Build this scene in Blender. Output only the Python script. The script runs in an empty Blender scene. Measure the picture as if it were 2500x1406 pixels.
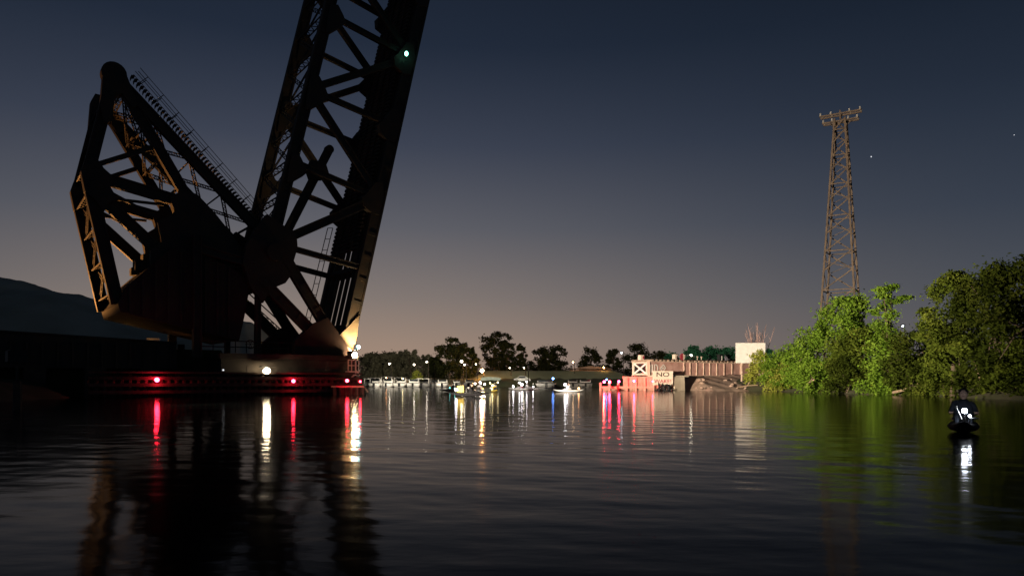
import bpy, bmesh, math, random
import numpy as np
from mathutils import Vector, Matrix

random.seed(7)
RNG = np.random.default_rng(7)
R = math.radians
sc = bpy.context.scene
COL = sc.collection

# ------------------------------------------------------------------ camera
F, CX, HY, CH = 1812.0, 1250.0, 930.0, 1.2     # photo: focal length in px, centre column, horizon row, eye height (m)
cam_d = bpy.data.cameras.new("camera")
cam = bpy.data.objects.new("camera", cam_d)
COL.objects.link(cam)
cam.location = (0, 0, CH)
cam.rotation_euler = (R(90), 0, 0)
cam_d.sensor_fit = 'HORIZONTAL'
cam_d.sensor_width = 36
cam_d.lens = 36 * F / 2500
cam_d.shift_y = (HY - 703) / 2500
cam_d.clip_start = 0.1
cam_d.clip_end = 6000
sc.camera = cam

# ------------------------------------------------------------------ night sky
world = bpy.data.worlds.new("World")
sc.world = world
world.use_nodes = True
nt = world.node_tree
nt.nodes.clear()
def N(t, nt, **kw):
    n = nt.nodes.new(t)
    for k, v in kw.items():
        setattr(n, k, v)
    return n
def ramp(nt, stops, interp='LINEAR'):
    n = N('ShaderNodeValToRGB', nt)
    n.color_ramp.interpolation = interp
    el = n.color_ramp.elements
    while len(el) < len(stops):
        el.new(0.5)
    for e, (p, c) in zip(el, stops):
        e.position = p
        e.color = (c[0], c[1], c[2], 1)
    return n
tc = N('ShaderNodeTexCoord', nt)
nrm = N('ShaderNodeVectorMath', nt, operation='NORMALIZE')
nt.links.new(tc.outputs['Generated'], nrm.inputs[0])
sep = N('ShaderNodeSeparateXYZ', nt)
nt.links.new(nrm.outputs[0], sep.inputs[0])
# town glow low over the horizon, thinning with height
rp = ramp(nt, [(0.0, (.37, .255, .190)), (.05, (.320, .232, .182)), (.11, (.222, .182, .164)), (.20, (.118, .116, .132)),
               (.30, (.052, .060, .089)), (.41, (.017, .025, .046)), (.65, (.009, .014, .026)), (1.0, (.006, .009, .017))])
nt.links.new(sep.outputs['Z'], rp.inputs[0])
# the glow is strongest over the town up the river and fades with bearing
AZ = R(-14)
dp = N('ShaderNodeVectorMath', nt, operation='DOT_PRODUCT')
nt.links.new(nrm.outputs[0], dp.inputs[0])
dp.inputs[1].default_value = (math.sin(AZ), math.cos(AZ), 0)
m1 = N('ShaderNodeMath', nt, operation='MULTIPLY_ADD')
nt.links.new(dp.outputs['Value'], m1.inputs[0]); m1.inputs[1].default_value = .5; m1.inputs[2].default_value = .5
m2 = N('ShaderNodeMath', nt, operation='POWER')
nt.links.new(m1.outputs[0], m2.inputs[0]); m2.inputs[1].default_value = 12.0
rc = ramp(nt, [(0.0, (.066, .078, .094)), (.08, (.052, .065, .085)), (.20, (.025, .036, .057)), (.33, (.011, .018, .032)), (.45, (.005, .009, .017)), (1.0, (.003, .005, .010))])
nt.links.new(sep.outputs['Z'], rc.inputs[0])
mulc = N('ShaderNodeMix', nt, data_type='RGBA')
nt.links.new(m2.outputs[0], mulc.inputs[0]); nt.links.new(rc.outputs[0], mulc.inputs[6]); nt.links.new(rp.outputs[0], mulc.inputs[7])
# last twilight: the sun well below the horizon
sky = N('ShaderNodeTexSky', nt, sky_type='NISHITA', sun_disc=False)
sky.sun_elevation = R(-4.0); sky.sun_rotation = AZ
skys = N('ShaderNodeVectorMath', nt, operation='SCALE')
nt.links.new(sky.outputs[0], skys.inputs[0]); skys.inputs['Scale'].default_value = .05
add = N('ShaderNodeVectorMath', nt, operation='ADD')
nt.links.new(mulc.outputs[2], add.inputs[0]); nt.links.new(skys.outputs[0], add.inputs[1])
add2 = N('ShaderNodeVectorMath', nt, operation='ADD')
nt.links.new(add.outputs[0], add2.inputs[0]); add2.inputs[1].default_value = (.001, .0018, .0035)
bg = N('ShaderNodeBackground', nt)
bg.inputs['Strength'].default_value = 1.0
nt.links.new(add2.outputs[0], bg.inputs['Color'])
out = N('ShaderNodeOutputWorld', nt)
nt.links.new(bg.outputs[0], out.inputs[0])

sc.view_settings.view_transform = 'Standard'
sc.view_settings.look = 'None'
sc.view_settings.exposure = 0
sc.view_settings.gamma = 1
sc.view_settings.use_curve_mapping = False
sc.cycles.use_denoising = True
try:
    sc.cycles.denoiser = 'OPENIMAGEDENOISE'
except Exception:
    pass
sc.cycles.max_bounces = 5
sc.cycles.diffuse_bounces = 2
sc.cycles.glossy_bounces = 3
sc.cycles.transmission_bounces = 3
sc.cycles.sample_clamp_indirect = 4
sc.cycles.use_light_tree = True

# added hooded fill lamp on a pile by the left bank, aimed across the channel at the rest pier
FILL_LAMP = (-20.2, 30.3, 2.2)

# ------------------------------------------------------------------ helpers
def pix(px, py, Y):
    return Vector(((px - CX) / F * Y, Y, CH + (HY - py) / F * Y))
def gx(px, Y):
    return (px - CX) / F * Y

class MB:
    def __init__(s):
        s.v = []; s.f = []
    def add(s, vs, fs):
        o = len(s.v)
        s.v += [tuple(p) for p in vs]
        s.f += [tuple(i + o for i in q) for q in fs]
        return s
    def box(s, c, d, rz=0.0):
        cx, cy, cz = c; a, b, h = d[0] / 2, d[1] / 2, d[2] / 2
        co, si = math.cos(rz), math.sin(rz)
        vs = []
        for z in (-h, h):
            for x, y in ((-a, -b), (a, -b), (a, b), (-a, b)):
                vs.append((cx + x * co - y * si, cy + x * si + y * co, cz + z))
        return s.add(vs, [(3, 2, 1, 0), (4, 5, 6, 7), (0, 1, 5, 4), (1, 2, 6, 5), (2, 3, 7, 6), (3, 0, 4, 7)])
    def bar(s, a, b, w, t, up=(0, 1, 0)):
        a = Vector(a); b = Vector(b); ax = (b - a).normalized(); up = Vector(up)
        if abs(ax.dot(up)) > .98:
            up = Vector((1, 0, 0))
        side = ax.cross(up).normalized(); th = side.cross(ax).normalized()
        vs = []
        for p in (a, b):
            for i, j in ((-1, -1), (1, -1), (1, 1), (-1, 1)):
                vs.append(p + side * (i * w / 2) + th * (j * t / 2))
        return s.add(vs, [(3, 2, 1, 0), (4, 5, 6, 7), (0, 1, 5, 4), (1, 2, 6, 5), (2, 3, 7, 6), (3, 0, 4, 7)])
    def tube(s, pts, rad, n=6, cap=True):
        pts = [Vector(p) for p in pts]
        if not isinstance(rad, (list, tuple)):
            rad = [rad] * len(pts)
        vs, fs = [], []
        ref = Vector((.31, .17, .93))
        for i, p in enumerate(pts):
            d = (pts[min(i + 1, len(pts) - 1)] - pts[max(i - 1, 0)]).normalized()
            a = d.cross(ref)
            if a.length < .05:
                a = d.cross(Vector((1, 0, 0)))
            a.normalize(); b = d.cross(a)
            for k in range(n):
                t = 2 * math.pi * k / n
                vs.append(p + (a * math.cos(t) + b * math.sin(t)) * rad[i])
        for i in range(len(pts) - 1):
            for k in range(n):
                k2 = (k + 1) % n
                fs.append((i * n + k, i * n + k2, (i + 1) * n + k2, (i + 1) * n + k))
        if cap:
            fs.append(tuple(reversed(range(n))))
            fs.append(tuple(range((len(pts) - 1) * n, len(pts) * n)))
        return s.add(vs, fs)
    def sphere(s, c, r, n=10, m=6, sc3=(1, 1, 1)):
        c = Vector(c); vs = [c + Vector((0, 0, -r * sc3[2]))]; fs = []
        for i in range(1, m):
            t = -math.pi / 2 + math.pi * i / m
            for k in range(n):
                p = 2 * math.pi * k / n
                vs.append(c + Vector((r * sc3[0] * math.cos(t) * math.cos(p), r * sc3[1] * math.cos(t) * math.sin(p), r * sc3[2] * math.sin(t))))
        vs.append(c + Vector((0, 0, r * sc3[2])))
        for k in range(n):
            fs.append((0, 1 + (k + 1) % n, 1 + k))
            fs.append((len(vs) - 1, 1 + (m - 2) * n + k, 1 + (m - 2) * n + (k + 1) % n))
        for i in range(m - 2):
            for k in range(n):
                a = 1 + i * n; b = a + n; k2 = (k + 1) % n
                fs.append((a + k, a + k2, b + k2, b + k))
        return s.add(vs, fs)
    def prism(s, pts, v0, v1):
        """pts: (u, z) outline; extruded along v (local y) from v0 to v1"""
        n = len(pts)
        area = sum(pts[i][0] * pts[(i + 1) % n][1] - pts[(i + 1) % n][0] * pts[i][1] for i in range(n))
        if area < 0:
            pts = list(reversed(pts))
        vs = [(p[0], v0, p[1]) for p in pts] + [(p[0], v1, p[1]) for p in pts]
        fs = [tuple(range(n)), tuple(reversed(range(n, 2 * n)))]
        for i in range(n):
            j = (i + 1) % n
            fs.append((j, i, i + n, j + n))
        return s.add(vs, fs)
    def mesh(s, name, mat=None, smooth=False):
        me = bpy.data.meshes.new(name)
        me.from_pydata(s.v, [], s.f)
        if mat:
            me.materials.append(mat)
        if smooth:
            me.polygons.foreach_set('use_smooth', [True] * len(me.polygons))
        me.update()
        return me
    def build(s, name, mat, parent=None, smooth=False, loc=(0, 0, 0)):
        return link(name, s.mesh(name, mat, smooth), parent, loc)

def link(name, me, parent=None, loc=(0, 0, 0)):
    o = bpy.data.objects.new(name, me)
    COL.objects.link(o)
    o.location = loc
    if parent:
        o.parent = parent
    return o
def tag(o, label, cat, group=None, kind=None):
    if label: o['label'] = label
    if cat: o['category'] = cat
    if group: o['group'] = group
    if kind: o['kind'] = kind
    return o
def thing(name, label, cat, loc=(0, 0, 0), rz=0.0, group=None):
    o = bpy.data.objects.new(name, None)
    COL.objects.link(o)
    o.empty_display_size = .3
    o.location = loc
    o.rotation_euler = (0, 0, rz)
    return tag(o, label, cat, group)
def struct(o):
    o['kind'] = 'structure'
    return o
def stuff(o):
    o['kind'] = 'stuff'
    return o

# ------------------------------------------------------------------ materials
MATS = {}
def pmat(name, c1, c2=None, rough=.8, scale=3.0, metal=0.0, bump=0.0, detail=5.0, spec=.4, p=(.35, .65)):
    m = bpy.data.materials.new(name); m.use_nodes = True
    t = m.node_tree; b = t.nodes['Principled BSDF']
    b.inputs['Roughness'].default_value = rough
    b.inputs['Metallic'].default_value = metal
    b.inputs['Specular IOR Level'].default_value = spec
    if c2 is None:
        c2 = tuple(x * .75 for x in c1)
    co = N('ShaderNodeTexCoord', t)
    nz = N('ShaderNodeTexNoise', t)
    nz.inputs['Scale'].default_value = scale; nz.inputs['Detail'].default_value = detail
    t.links.new(co.outputs['Object'], nz.inputs['Vector'])
    r = ramp(t, [(p[0], c1), (p[1], c2)])
    t.links.new(nz.outputs['Fac'], r.inputs[0])
    t.links.new(r.outputs[0], b.inputs['Base Color'])
    if bump:
        bp = N('ShaderNodeBump', t); bp.inputs['Strength'].default_value = bump; bp.inputs['Distance'].default_value = .05
        t.links.new(nz.outputs['Fac'], bp.inputs['Height']); t.links.new(bp.outputs[0], b.inputs['Normal'])
    MATS[name] = m
    return m
def emat(name, col, strength):
    m = bpy.data.materials.new(name); m.use_nodes = True
    t = m.node_tree; t.nodes.clear()
    e = N('ShaderNodeEmission', t); e.inputs[0].default_value = (*col, 1); e.inputs[1].default_value = strength
    o = N('ShaderNodeOutputMaterial', t); t.links.new(e.outputs[0], o.inputs[0])
    MATS[name] = m
    return m
def leafmat(name, c1, c2, c3, scale=.55):
    m = bpy.data.materials.new(name); m.use_nodes = True
    t = m.node_tree; t.nodes.clear()
    co = N('ShaderNodeTexCoord', t)
    nz = N('ShaderNodeTexNoise', t); nz.inputs['Scale'].default_value = scale; nz.inputs['Detail'].default_value = 8; nz.inputs['Roughness'].default_value = .7
    t.links.new(co.outputs['Object'], nz.inputs['Vector'])
    r = ramp(t, [(.3, c1), (.5, c2), (.7, c3)]); t.links.new(nz.outputs['Fac'], r.inputs[0])
    d = N('ShaderNodeBsdfDiffuse', t); tr = N('ShaderNodeBsdfTranslucent', t)
    t.links.new(r.outputs[0], d.inputs[0]); t.links.new(r.outputs[0], tr.inputs[0])
    mx = N('ShaderNodeMixShader', t); mx.inputs[0].default_value = .3
    t.links.new(d.outputs[0], mx.inputs[1]); t.links.new(tr.outputs[0], mx.inputs[2])
    o = N('ShaderNodeOutputMaterial', t); t.links.new(mx.outputs[0], o.inputs[0])
    MATS[name] = m
    return m

STEEL = pmat('weathered_steel', (.030, .027, .024), (.055, .036, .024), .75, 1.1, bump=.2)
STEELR = pmat('rusted_steel', (.16, .085, .045), (.09, .055, .035), .8, 1.6, bump=.2)
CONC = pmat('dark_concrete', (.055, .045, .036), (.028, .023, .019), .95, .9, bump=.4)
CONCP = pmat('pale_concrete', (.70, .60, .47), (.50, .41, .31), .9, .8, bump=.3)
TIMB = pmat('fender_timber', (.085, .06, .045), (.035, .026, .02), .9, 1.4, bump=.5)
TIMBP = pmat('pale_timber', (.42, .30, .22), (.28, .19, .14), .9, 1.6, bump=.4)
GIRD = pmat('red_washed_girder', (.58, .35, .30), (.40, .22, .18), .8, .9, bump=.2)  # pinker and brighter to carry the lamps' wash in the girder colour
SALM = pmat('red_washed_timber', (.62, .31, .24), (.42, .20, .15), .9, 1.3, bump=.4)  # salmon tone: wash of the red lamps put into the timber colour
GIRDL = pmat('girder_flange_paint', (.68, .52, .42), (.46, .32, .25), .8, 1.4)
WHITE = pmat('white_paint', (.78, .75, .70), (.68, .65, .60), .6, 2)
CREAM = pmat('cream_paint', (.66, .56, .46), (.58, .47, .38), .7, 2)
DARKP = pmat('dark_brown_paint', (.06, .022, .018), None, .7, 2)
REDP = pmat('red_paint', (.42, .05, .07), (.33, .04, .06), .6, 3)
BLACK = pmat('black_paint', (.012, .012, .013), None, .6, 4)
SOIL = pmat('bank_soil', (.06, .055, .03), (.035, .045, .015), 1, .5, bump=.5)
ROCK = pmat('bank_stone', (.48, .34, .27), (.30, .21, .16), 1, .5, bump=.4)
HILL = pmat('hazy_hill_scrub', (.46, .45, .35), (.33, .32, .24), 1, .09)  # raised pale, the distance haze is put into the hill colour
GRASSM = pmat('levee_grass', (.26, .28, .18), (.18, .20, .12), 1, .2)
BARK = pmat('bark', (.10, .075, .05), (.06, .045, .03), 1, 3, bump=.4)
TWIG = pmat('bare_twigs', (.42, .27, .24), (.30, .20, .17), .9, 3)
DRIFT = pmat('driftwood', (.34, .25, .16), (.22, .16, .10), .9, 2)
PYL = pmat('warm_lit_pylon_steel', (.19, .135, .09), (.11, .08, .06), .7, 1.2)  # brown tint: orange lamp light put into the steel colour
GLASSI = pmat('insulator_glaze', (.45, .42, .38), None, .3, 4)
SKIN = pmat('skin', (.42, .27, .20), None, .6, 4)
CLOTHD = pmat('dark_cloth', (.010, .010, .012), None, .95, 6, spec=.05)
CLOTHG = pmat('slate_cloth', (.035, .04, .05), (.02, .023, .03), .95, 9, spec=.05)
CLOTHW = pmat('white_cloth', (.62, .62, .66), None, .9, 6)
CLOTHR = pmat('red_cloth', (.32, .06, .05), None, .9, 6)
HAIR = pmat('dark_hair', (.018, .013, .01), None, .8, 8)
BOATW = pmat('boat_gelcoat', (.60, .58, .54), (.46, .44, .41), .35, 1.2)
BOATC = pmat('boat_canvas', (.16, .15, .14), (.10, .10, .10), .9, 2)
GLASSD = pmat('dark_glass', (.02, .025, .028), None, .1, 2)
KAYW = pmat('white_kayak', (.74, .74, .76), None, .4, 2)
KAYD = pmat('dark_kayak', (.010, .010, .012), None, .85, 2, spec=.1)
KAYR = pmat('red_kayak', (.40, .07, .05), None, .4, 2)
KAYY = pmat('yellow_kayak', (.60, .45, .08), None, .4, 2)
CRATE = pmat('yellow_crate', (.72, .52, .05), None, .6, 3)
TEAL = leafmat('leaves_blue_green', (.02, .085, .045), (.032, .13, .07), (.05, .17, .09), .3)
LEAFA = leafmat('leaves_mid_green', (.030, .044, .008), (.075, .105, .014), (.15, .175, .028))
LEAFR = leafmat('leaves_dimmed_green', (.014, .022, .004), (.038, .054, .008), (.090, .104, .017), .45)  # darkened, the beam's fade to the right is put into the leaves
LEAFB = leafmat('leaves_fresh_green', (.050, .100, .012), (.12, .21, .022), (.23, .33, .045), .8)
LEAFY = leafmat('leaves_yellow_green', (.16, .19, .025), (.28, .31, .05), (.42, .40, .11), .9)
LEAFD = leafmat('leaves_dark_olive', (.022, .026, .010), (.036, .040, .014), (.06, .062, .022), .4)
LEAFO = leafmat('leaves_hazed_olive', (.13, .125, .085), (.18, .17, .11), (.23, .21, .14), .3)  # greyed and lightened, far shore haze put into the leaf colour

E_RED = emat('red_lamp_glow', (1, .016, .04), 90)
E_WARM = emat('warm_floodlight_glow', (1, .80, .52), 105)
E_HOT = emat('heel_floodlight_glow', (1, .76, .42), 260)
HEELP = pmat('lamplit_tan_steel', (.20, .155, .095), (.11, .075, .05), .8, .8, bump=.2)  # paler than the other steel, glow of the heel lamp put into the colour
PRIMER = pmat('red_primer', (.055, .026, .02), (.028, .016, .013), .85, 1.3, bump=.4)
E_CYAN = emat('cyan_lamp_glow', (.45, .95, 1), 30)
E_GREEN = emat('green_lamp_glow', (.25, 1, .72), 9)
E_SOD = emat('sodium_lamp_glow', (1, .46, .13), 110)
E_SODB = emat('orange_street_lamp_glow', (1, .40, .10), 420)
E_SODS = emat('glaring_orange_lamp_glow', (1, .42, .12), 600)
E_REDR = emat('channel_red_lamp_glow', (1, .014, .05), 230)
E_STRW = emat('street_lamp_glow', (1, .88, .68), 34)
E_STRB = emat('blue_white_lamp_glow', (.75, .88, 1), 26)
E_BLUE = emat('blue_lamp_glow', (.12, .3, 1), 26)
E_WHT = emat('white_boat_lamp_glow', (1, .95, .98), 36)
E_YEL = emat('string_light_glow', (1, .84, .40), 22)
E_ORG = emat('orange_boat_lamp_glow', (1, .42, .16), 16)
E_TEALL = emat('teal_lamp_glow', (.2, .95, .85), 8)
E_HEAD = emat('head_lamp_glow', (.86, .92, 1), 55)
E_STAR = emat('star_glow', (.9, .93, 1), .9)

# ------------------------------------------------------------------ water, ground, hills
def water_mat():
    m = bpy.data.materials.new('river_water'); m.use_nodes = True
    t = m.node_tree; b = t.nodes['Principled BSDF']
    b.inputs['Base Color'].default_value = (.0005, .0007, .0007, 1)
    b.inputs['Roughness'].default_value = .095
    b.inputs['IOR'].default_value = 1.085
    b.inputs['Specular IOR Level'].default_value = .5
    co = N('ShaderNodeTexCoord', t)
    mp = N('ShaderNodeMapping', t); mp.inputs['Scale'].default_value = (.55, 1.0, 1.0)
    t.links.new(co.outputs['Object'], mp.inputs[0])
    n1 = N('ShaderNodeTexNoise', t); n1.inputs['Scale'].default_value = 3.2; n1.inputs['Detail'].default_value = 3
    n2 = N('ShaderNodeTexNoise', t); n2.inputs['Scale'].default_value = .75; n2.inputs['Detail'].default_value = 2
    t.links.new(mp.outputs[0], n1.inputs[0]); t.links.new(mp.outputs[0], n2.inputs[0])
    b1 = N('ShaderNodeBump', t); b1.inputs['Strength'].default_value = 1; b1.inputs['Distance'].default_value = .0035
    b2 = N('ShaderNodeBump', t); b2.inputs['Strength'].default_value = 1; b2.inputs['Distance'].default_value = .009
    t.links.new(n2.outputs['Fac'], b2.inputs['Height']); t.links.new(n1.outputs['Fac'], b1.inputs['Height'])
    t.links.new(b2.outputs[0], b1.inputs['Normal']); t.links.new(b1.outputs[0], b.inputs['Normal'])
    return m
WATER = water_mat()

def grid_mesh(name, X, Y, Z, mat, smooth=True):
    ny, nx = X.shape
    v = np.stack([X, Y, Z], -1).reshape(-1, 3)
    i = np.arange(ny - 1)[:, None] * nx + np.arange(nx - 1)[None, :]
    f = np.stack([i, i + 1, i + nx + 1, i + nx], -1).reshape(-1, 4)
    me = bpy.data.meshes.new(name)
    me.vertices.add(len(v)); me.vertices.foreach_set('co', v.ravel().astype(np.float32))
    me.loops.add(f.size); me.loops.foreach_set('vertex_index', f.ravel().astype(np.int32))
    me.polygons.add(len(f))
    me.polygons.foreach_set('loop_start', np.arange(0, f.size, 4, dtype=np.int32))
    me.polygons.foreach_set('loop_total', np.full(len(f), 4, dtype=np.int32))
    if smooth:
        me.polygons.foreach_set('use_smooth', np.ones(len(f), dtype=bool))
    me.materials.append(mat)
    me.update(calc_edges=True)
    return me

# wave surface: a polar sheet, fine near the boat and coarser with distance
def waves(x, y, fade):
    z = np.zeros_like(x)
    for k in range(46):
        lam = 0.28 * (7 ** RNG.random())
        th = R(78) + RNG.normal() * .75
        amp = .00055 * lam ** .95 * (.5 + RNG.random())
        kx, ky = math.cos(th) * 2 * math.pi / lam, math.sin(th) * 2 * math.pi / lam
        cut = np.clip(fade * lam * 1.0, 0, 1)
        z += amp * np.sin(kx * x + ky * y + RNG.random() * 6.28) * cut
    return z
rad = 2.0 * (170 / 2.0) ** (np.linspace(0, 1, 760))
ang = np.linspace(R(-52), R(52), 520)
A_, R_ = np.meshgrid(ang, rad)
WX, WY = R_ * np.sin(A_), R_ * np.cos(A_)
step = R_ * math.log(85) / 760
WZ = waves(WX, WY, .22 / np.maximum(step, R_ * R(104) / 520))
patch = .55 + .45 * np.sin(WX * .11 + 1.3 + .6 * np.sin(WY * .05)) * np.sin(WY * .085 + .5 * np.sin(WX * .07))
WZ = WZ * patch * (.85 - .4 * np.exp(-R_ / 9)) - .02
water = struct(link('water', grid_mesh('water', WX, WY, WZ, WATER)))
mb = MB()
mb.add([(-3000, -300, -.16), (3000, -300, -.16), (3000, 3000, -.16), (-3000, 3000, -.16)], [(0, 1, 2, 3)])
struct(mb.build('water', WATER))

def interp(v, pts):
    return np.interp(v, [p[0] for p in pts], [p[1] for p in pts])
XL = [(-80, -30), (36, -29.5), (42, -29), (57, -34), (70, -36), (300, -36)]
XR = [(-80, 36), (48, 33), (60, 34.5), (68, 32.2), (87, 31.2), (97, 26.5), (101, 24), (106, 26), (118, 31), (300, 31)]
gxs = np.concatenate([[-3000, -900, -300], np.arange(-150, 150.1, 1.5), [300, 900, 3000]])
gys = np.concatenate([[-300, -120], np.arange(-60, 270.1, 1.5), [400, 900, 3000]])
GX, GY = np.meshgrid(gxs, gys)
wob = 1.1 * np.sin(GY * .33 + GX * .1) + .7 * np.sin(GY * .81 + 2) + .5 * np.sin(GX * .7 + GY * .2)
dist = np.maximum(np.maximum(interp(GY, XL) - GX, GX - interp(GY, XR)), GY - 156) + wob * .45
GZ = np.where(dist < 0, np.maximum(dist * .6, -2.2), np.minimum(dist * .42, 1.1 + .05 * np.minimum(dist, 12)))
GZ = GZ + np.where(dist > 1, .22 * np.sin(GX * 1.3) * np.sin(GY * 1.1 + 1) + .15 * np.sin(GX * 2.9 + GY), 0)
struct(link('ground', grid_mesh('ground', GX, GY, GZ, SOIL)))

def ridge(name, prof, Y, depth, mat, wob=1.0):
    """rounded wooded hill: prof = (px, py) skyline at distance Y"""
    xs = np.linspace(gx(prof[0][0], Y), gx(prof[-1][0], Y), 160)
    hz = np.interp(xs, [gx(p[0], Y) for p in prof], [pix(p[0], p[1], Y).z for p in prof])
    ts = np.linspace(-1, 1, 50)
    X, T = np.meshgrid(xs, ts)
    Hh = np.tile(hz, (len(ts), 1))
    Z = Hh * np.clip(1 - np.abs(T) ** 2.2, 0, 1)
    YY = Y + T * depth
    Z = Z + wob * (.35 * np.sin(X * .9 + YY * .4) + .3 * np.sin(X * .37 - YY * .8) + .25 * np.sin(X * 2.1 + YY)) * (Z > .5)
    return struct(link(name, grid_mesh(name, X, YY, Z - .6, mat)))
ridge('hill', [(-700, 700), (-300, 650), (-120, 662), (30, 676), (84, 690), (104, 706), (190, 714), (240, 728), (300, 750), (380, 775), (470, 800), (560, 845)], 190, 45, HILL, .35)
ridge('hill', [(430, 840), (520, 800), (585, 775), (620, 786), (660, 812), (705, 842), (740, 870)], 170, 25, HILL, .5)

# grassy levee on the far shore
mb = MB()
x0, x1, Yl = gx(1185, 172), gx(1500, 172), 172
mb.add([(x0 - 4, Yl - 9, .7), (x1 + 6, Yl - 9, .7), (x1, Yl, 3.55), (x0, Yl, 3.55), (x1, Yl + 5, 3.5), (x0, Yl + 5, 3.5), (x1 + 5, Yl + 14, .5), (x0 - 4, Yl + 14, .5)],
       [(0, 1, 2, 3), (3, 2, 4, 5), (5, 4, 6, 7), (0, 3, 5, 7), (1, 6, 4, 2)])
struct(mb.build('levee_terrain', GRASSM))

# ------------------------------------------------------------------ lamps
def bulb(parent, c, r, mat, name='bulb'):
    return MB().sphere(c, r, 10, 6).build(name, mat, parent, True)
def street_lamp(px, py, Y, r, mat, label, group, z0=1.0, lean=.0):
    p = pix(px, py, Y)
    t = thing('street_lamp', label, 'lamp', (p.x, p.y, z0), 0, group)
    h = p.z - z0
    MB().tube([(.35, .15, -.6), (.35, .15, h * .6), (.33, .15, h + .12)], [.09, .07, .05], 6).build('pole', STEEL, t)
    MB().bar((.38, .15, h + r + .1), (-.3, .0, h + r + .07), .16, .1, (0, 0, 1)).build('lamp_head', STEEL, t)
    bulb(t, (0, 0, h), r, mat)
    return t

# ------------------------------------------------------------------ the railway bridge: local frame (u along the track, v across, z up)
TH = R(36)
Y0 = 70.0
P0 = Vector((gx(850, Y0), Y0, 0))
D2 = (math.cos(TH), math.sin(TH)); N2 = (-math.sin(TH), math.cos(TH))
S = 7.5
def NP(px, py, v=0.0):
    x = (px - CX) / F
    c = P0.x * N2[0] + P0.y * N2[1] + v
    Y = c / (x * N2[0] + N2[1])
    X = x * Y
    return ((X - P0.x) * D2[0] + (Y - P0.y) * D2[1], CH + (HY - py) / F * Y)
def U(px, v=0.0):
    return NP(px, HY, v)[0]
PXM = Y0 / F
def bridge_thing(name, label, cat, group=None):
    return thing(name, label, cat, (P0.x, P0.y, 0), TH, group)
def member_mesh(a, b, w, t, v=0.0):
    """built-up riveted member between (u, z) points: a web plate with proud flange angles on both edges and batten plates"""
    a3 = Vector((a[0], v, a[1])); b3 = Vector((b[0], v, b[1]))
    mb = MB(); ax = (b3 - a3); L = ax.length; ax.normalize()
    side = ax.cross(Vector((0, 1, 0))).normalized()
    f = max(.16 * w, .09)
    mb.bar(a3, b3, w - f, t * .55)
    for s in (-1, 1):
        o = side * (s * (w - f) / 2)
        mb.bar(a3 + o, b3 + o, f, t)
    n = max(1, int(L / 2.2))
    for i in range(1, n):
        c = a3.lerp(b3, i / n)
        mb.bar(c - ax * .16, c + ax * .16, w - f * 1.2, t * .72)
    return mb
def pair(name, mb, mat, parent, v=S):
    """the near-side piece and its twin on the far truss"""
    a = mb.build(name, mat, parent)
    b = link(name, a.data, parent, (0, v, 0))
    return a, b
def laced(a, b, w, t, up, pitch=None):
    """light laced strut between 3D points: two edge angles and zigzag lacing"""
    a = Vector(a); b = Vector(b); ax = (b - a); L = ax.length; ax.normalize()
    up = Vector(up)
    side = ax.cross(up)
    if side.length < .1:
        side = ax.cross(Vector((1, 0, 0)))
    side.normalize()
    mb = MB()
    for s in (-1, 1):
        mb.bar(a + side * s * w / 2, b + side * s * w / 2, t, t, up)
    n = max(2, int(L / (pitch or w * 1.1)))
    for i in range(n):
        p = a.lerp(b, i / n) + side * (w / 2 if i % 2 else -w / 2)
        q = a.lerp(b, (i + 1) / n) + side * (-w / 2 if i % 2 else w / 2)
        mb.bar(p, q, t * .8, t * .5, up)
    return mb
def circ(c, r, n=20):
    return [(c[0] + r * math.cos(2 * math.pi * i / n), c[1] + r * math.sin(2 * math.pi * i / n)) for i in range(n)]

# ---- raised leaf
leaf = bridge_thing('bascule_leaf', 'huge black steel truss bridge leaf standing raised almost upright over the pier', 'bridge leaf')
def topc(y): return NP(808 - .244 * y, y)
def botc(y): return NP(1033 - .222 * y, y)
pair('bottom_chord', member_mesh(botc(852), botc(-390), 1.15, .7), STEEL, leaf)
TY = [-320, -140, 33, 218, 393]
B_OF = {-320: -190, -140: -20, 33: 141, 218: 309, 393: 484}
pair('top_chord', member_mesh(NP(668, 575), topc(-330), 1.0, .62), STEEL, leaf)
for y in TY:
    pair('web_strut', member_mesh(topc(y), botc(B_OF[y]), .50, .4), STEEL, leaf)
HUBP = NP(682, 590)
for a, b, w in ((topc(218), botc(141), .62), (topc(218), botc(484), .66), (HUBP, botc(484), .82), (topc(-110), botc(141), .62), (topc(-140), botc(-190), .6)):
    pair('web_diagonal', member_mesh(a, b, w, .45), STEEL, leaf)
pair('web_strut', member_mesh(NP(690, 600), botc(655), .5, .4), STEEL, leaf)
def flare(c, pts):
    return [NP(c[0] + dx, c[1] + dy) for dx, dy in pts]
for (gxp, gyp, k) in ((806, 48, .8), (758, 228, .95), (712, 412, .8), (842, -140, .8)):
    pr = [(-4, -40), (20, -40), (36, -8), (44, 14), (30, 26), (2, 42), (-18, 44), (-12, 0)]
    pair('gusset_plate', MB().prism(flare((gxp, gyp), [(a * k, b * k) for a, b in pr]), -.36, .36), STEEL, leaf)
for (gxp, gyp) in ((1000, 146), (964, 309), (924, 486), (1040, -20)):
    pr = [(-14, -48), (8, -50), (12, 0), (-2, 50), (-22, 48), (-50, 22), (-52, -4), (-34, -22)]
    pair('gusset_plate', MB().prism(flare((gxp, gyp), [(a * .8, b * .8) for a, b in pr]), -.37, .37), STEEL, leaf)
# heel end of the leaf: cheek plates
pair('heel_plate', MB().prism([NP(*p) for p in ((842, 802), (873, 770), (870, 800), (866, 832), (856, 864), (842, 872), (826, 850), (818, 826))], -.42, .42), HEELP, leaf)
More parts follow.
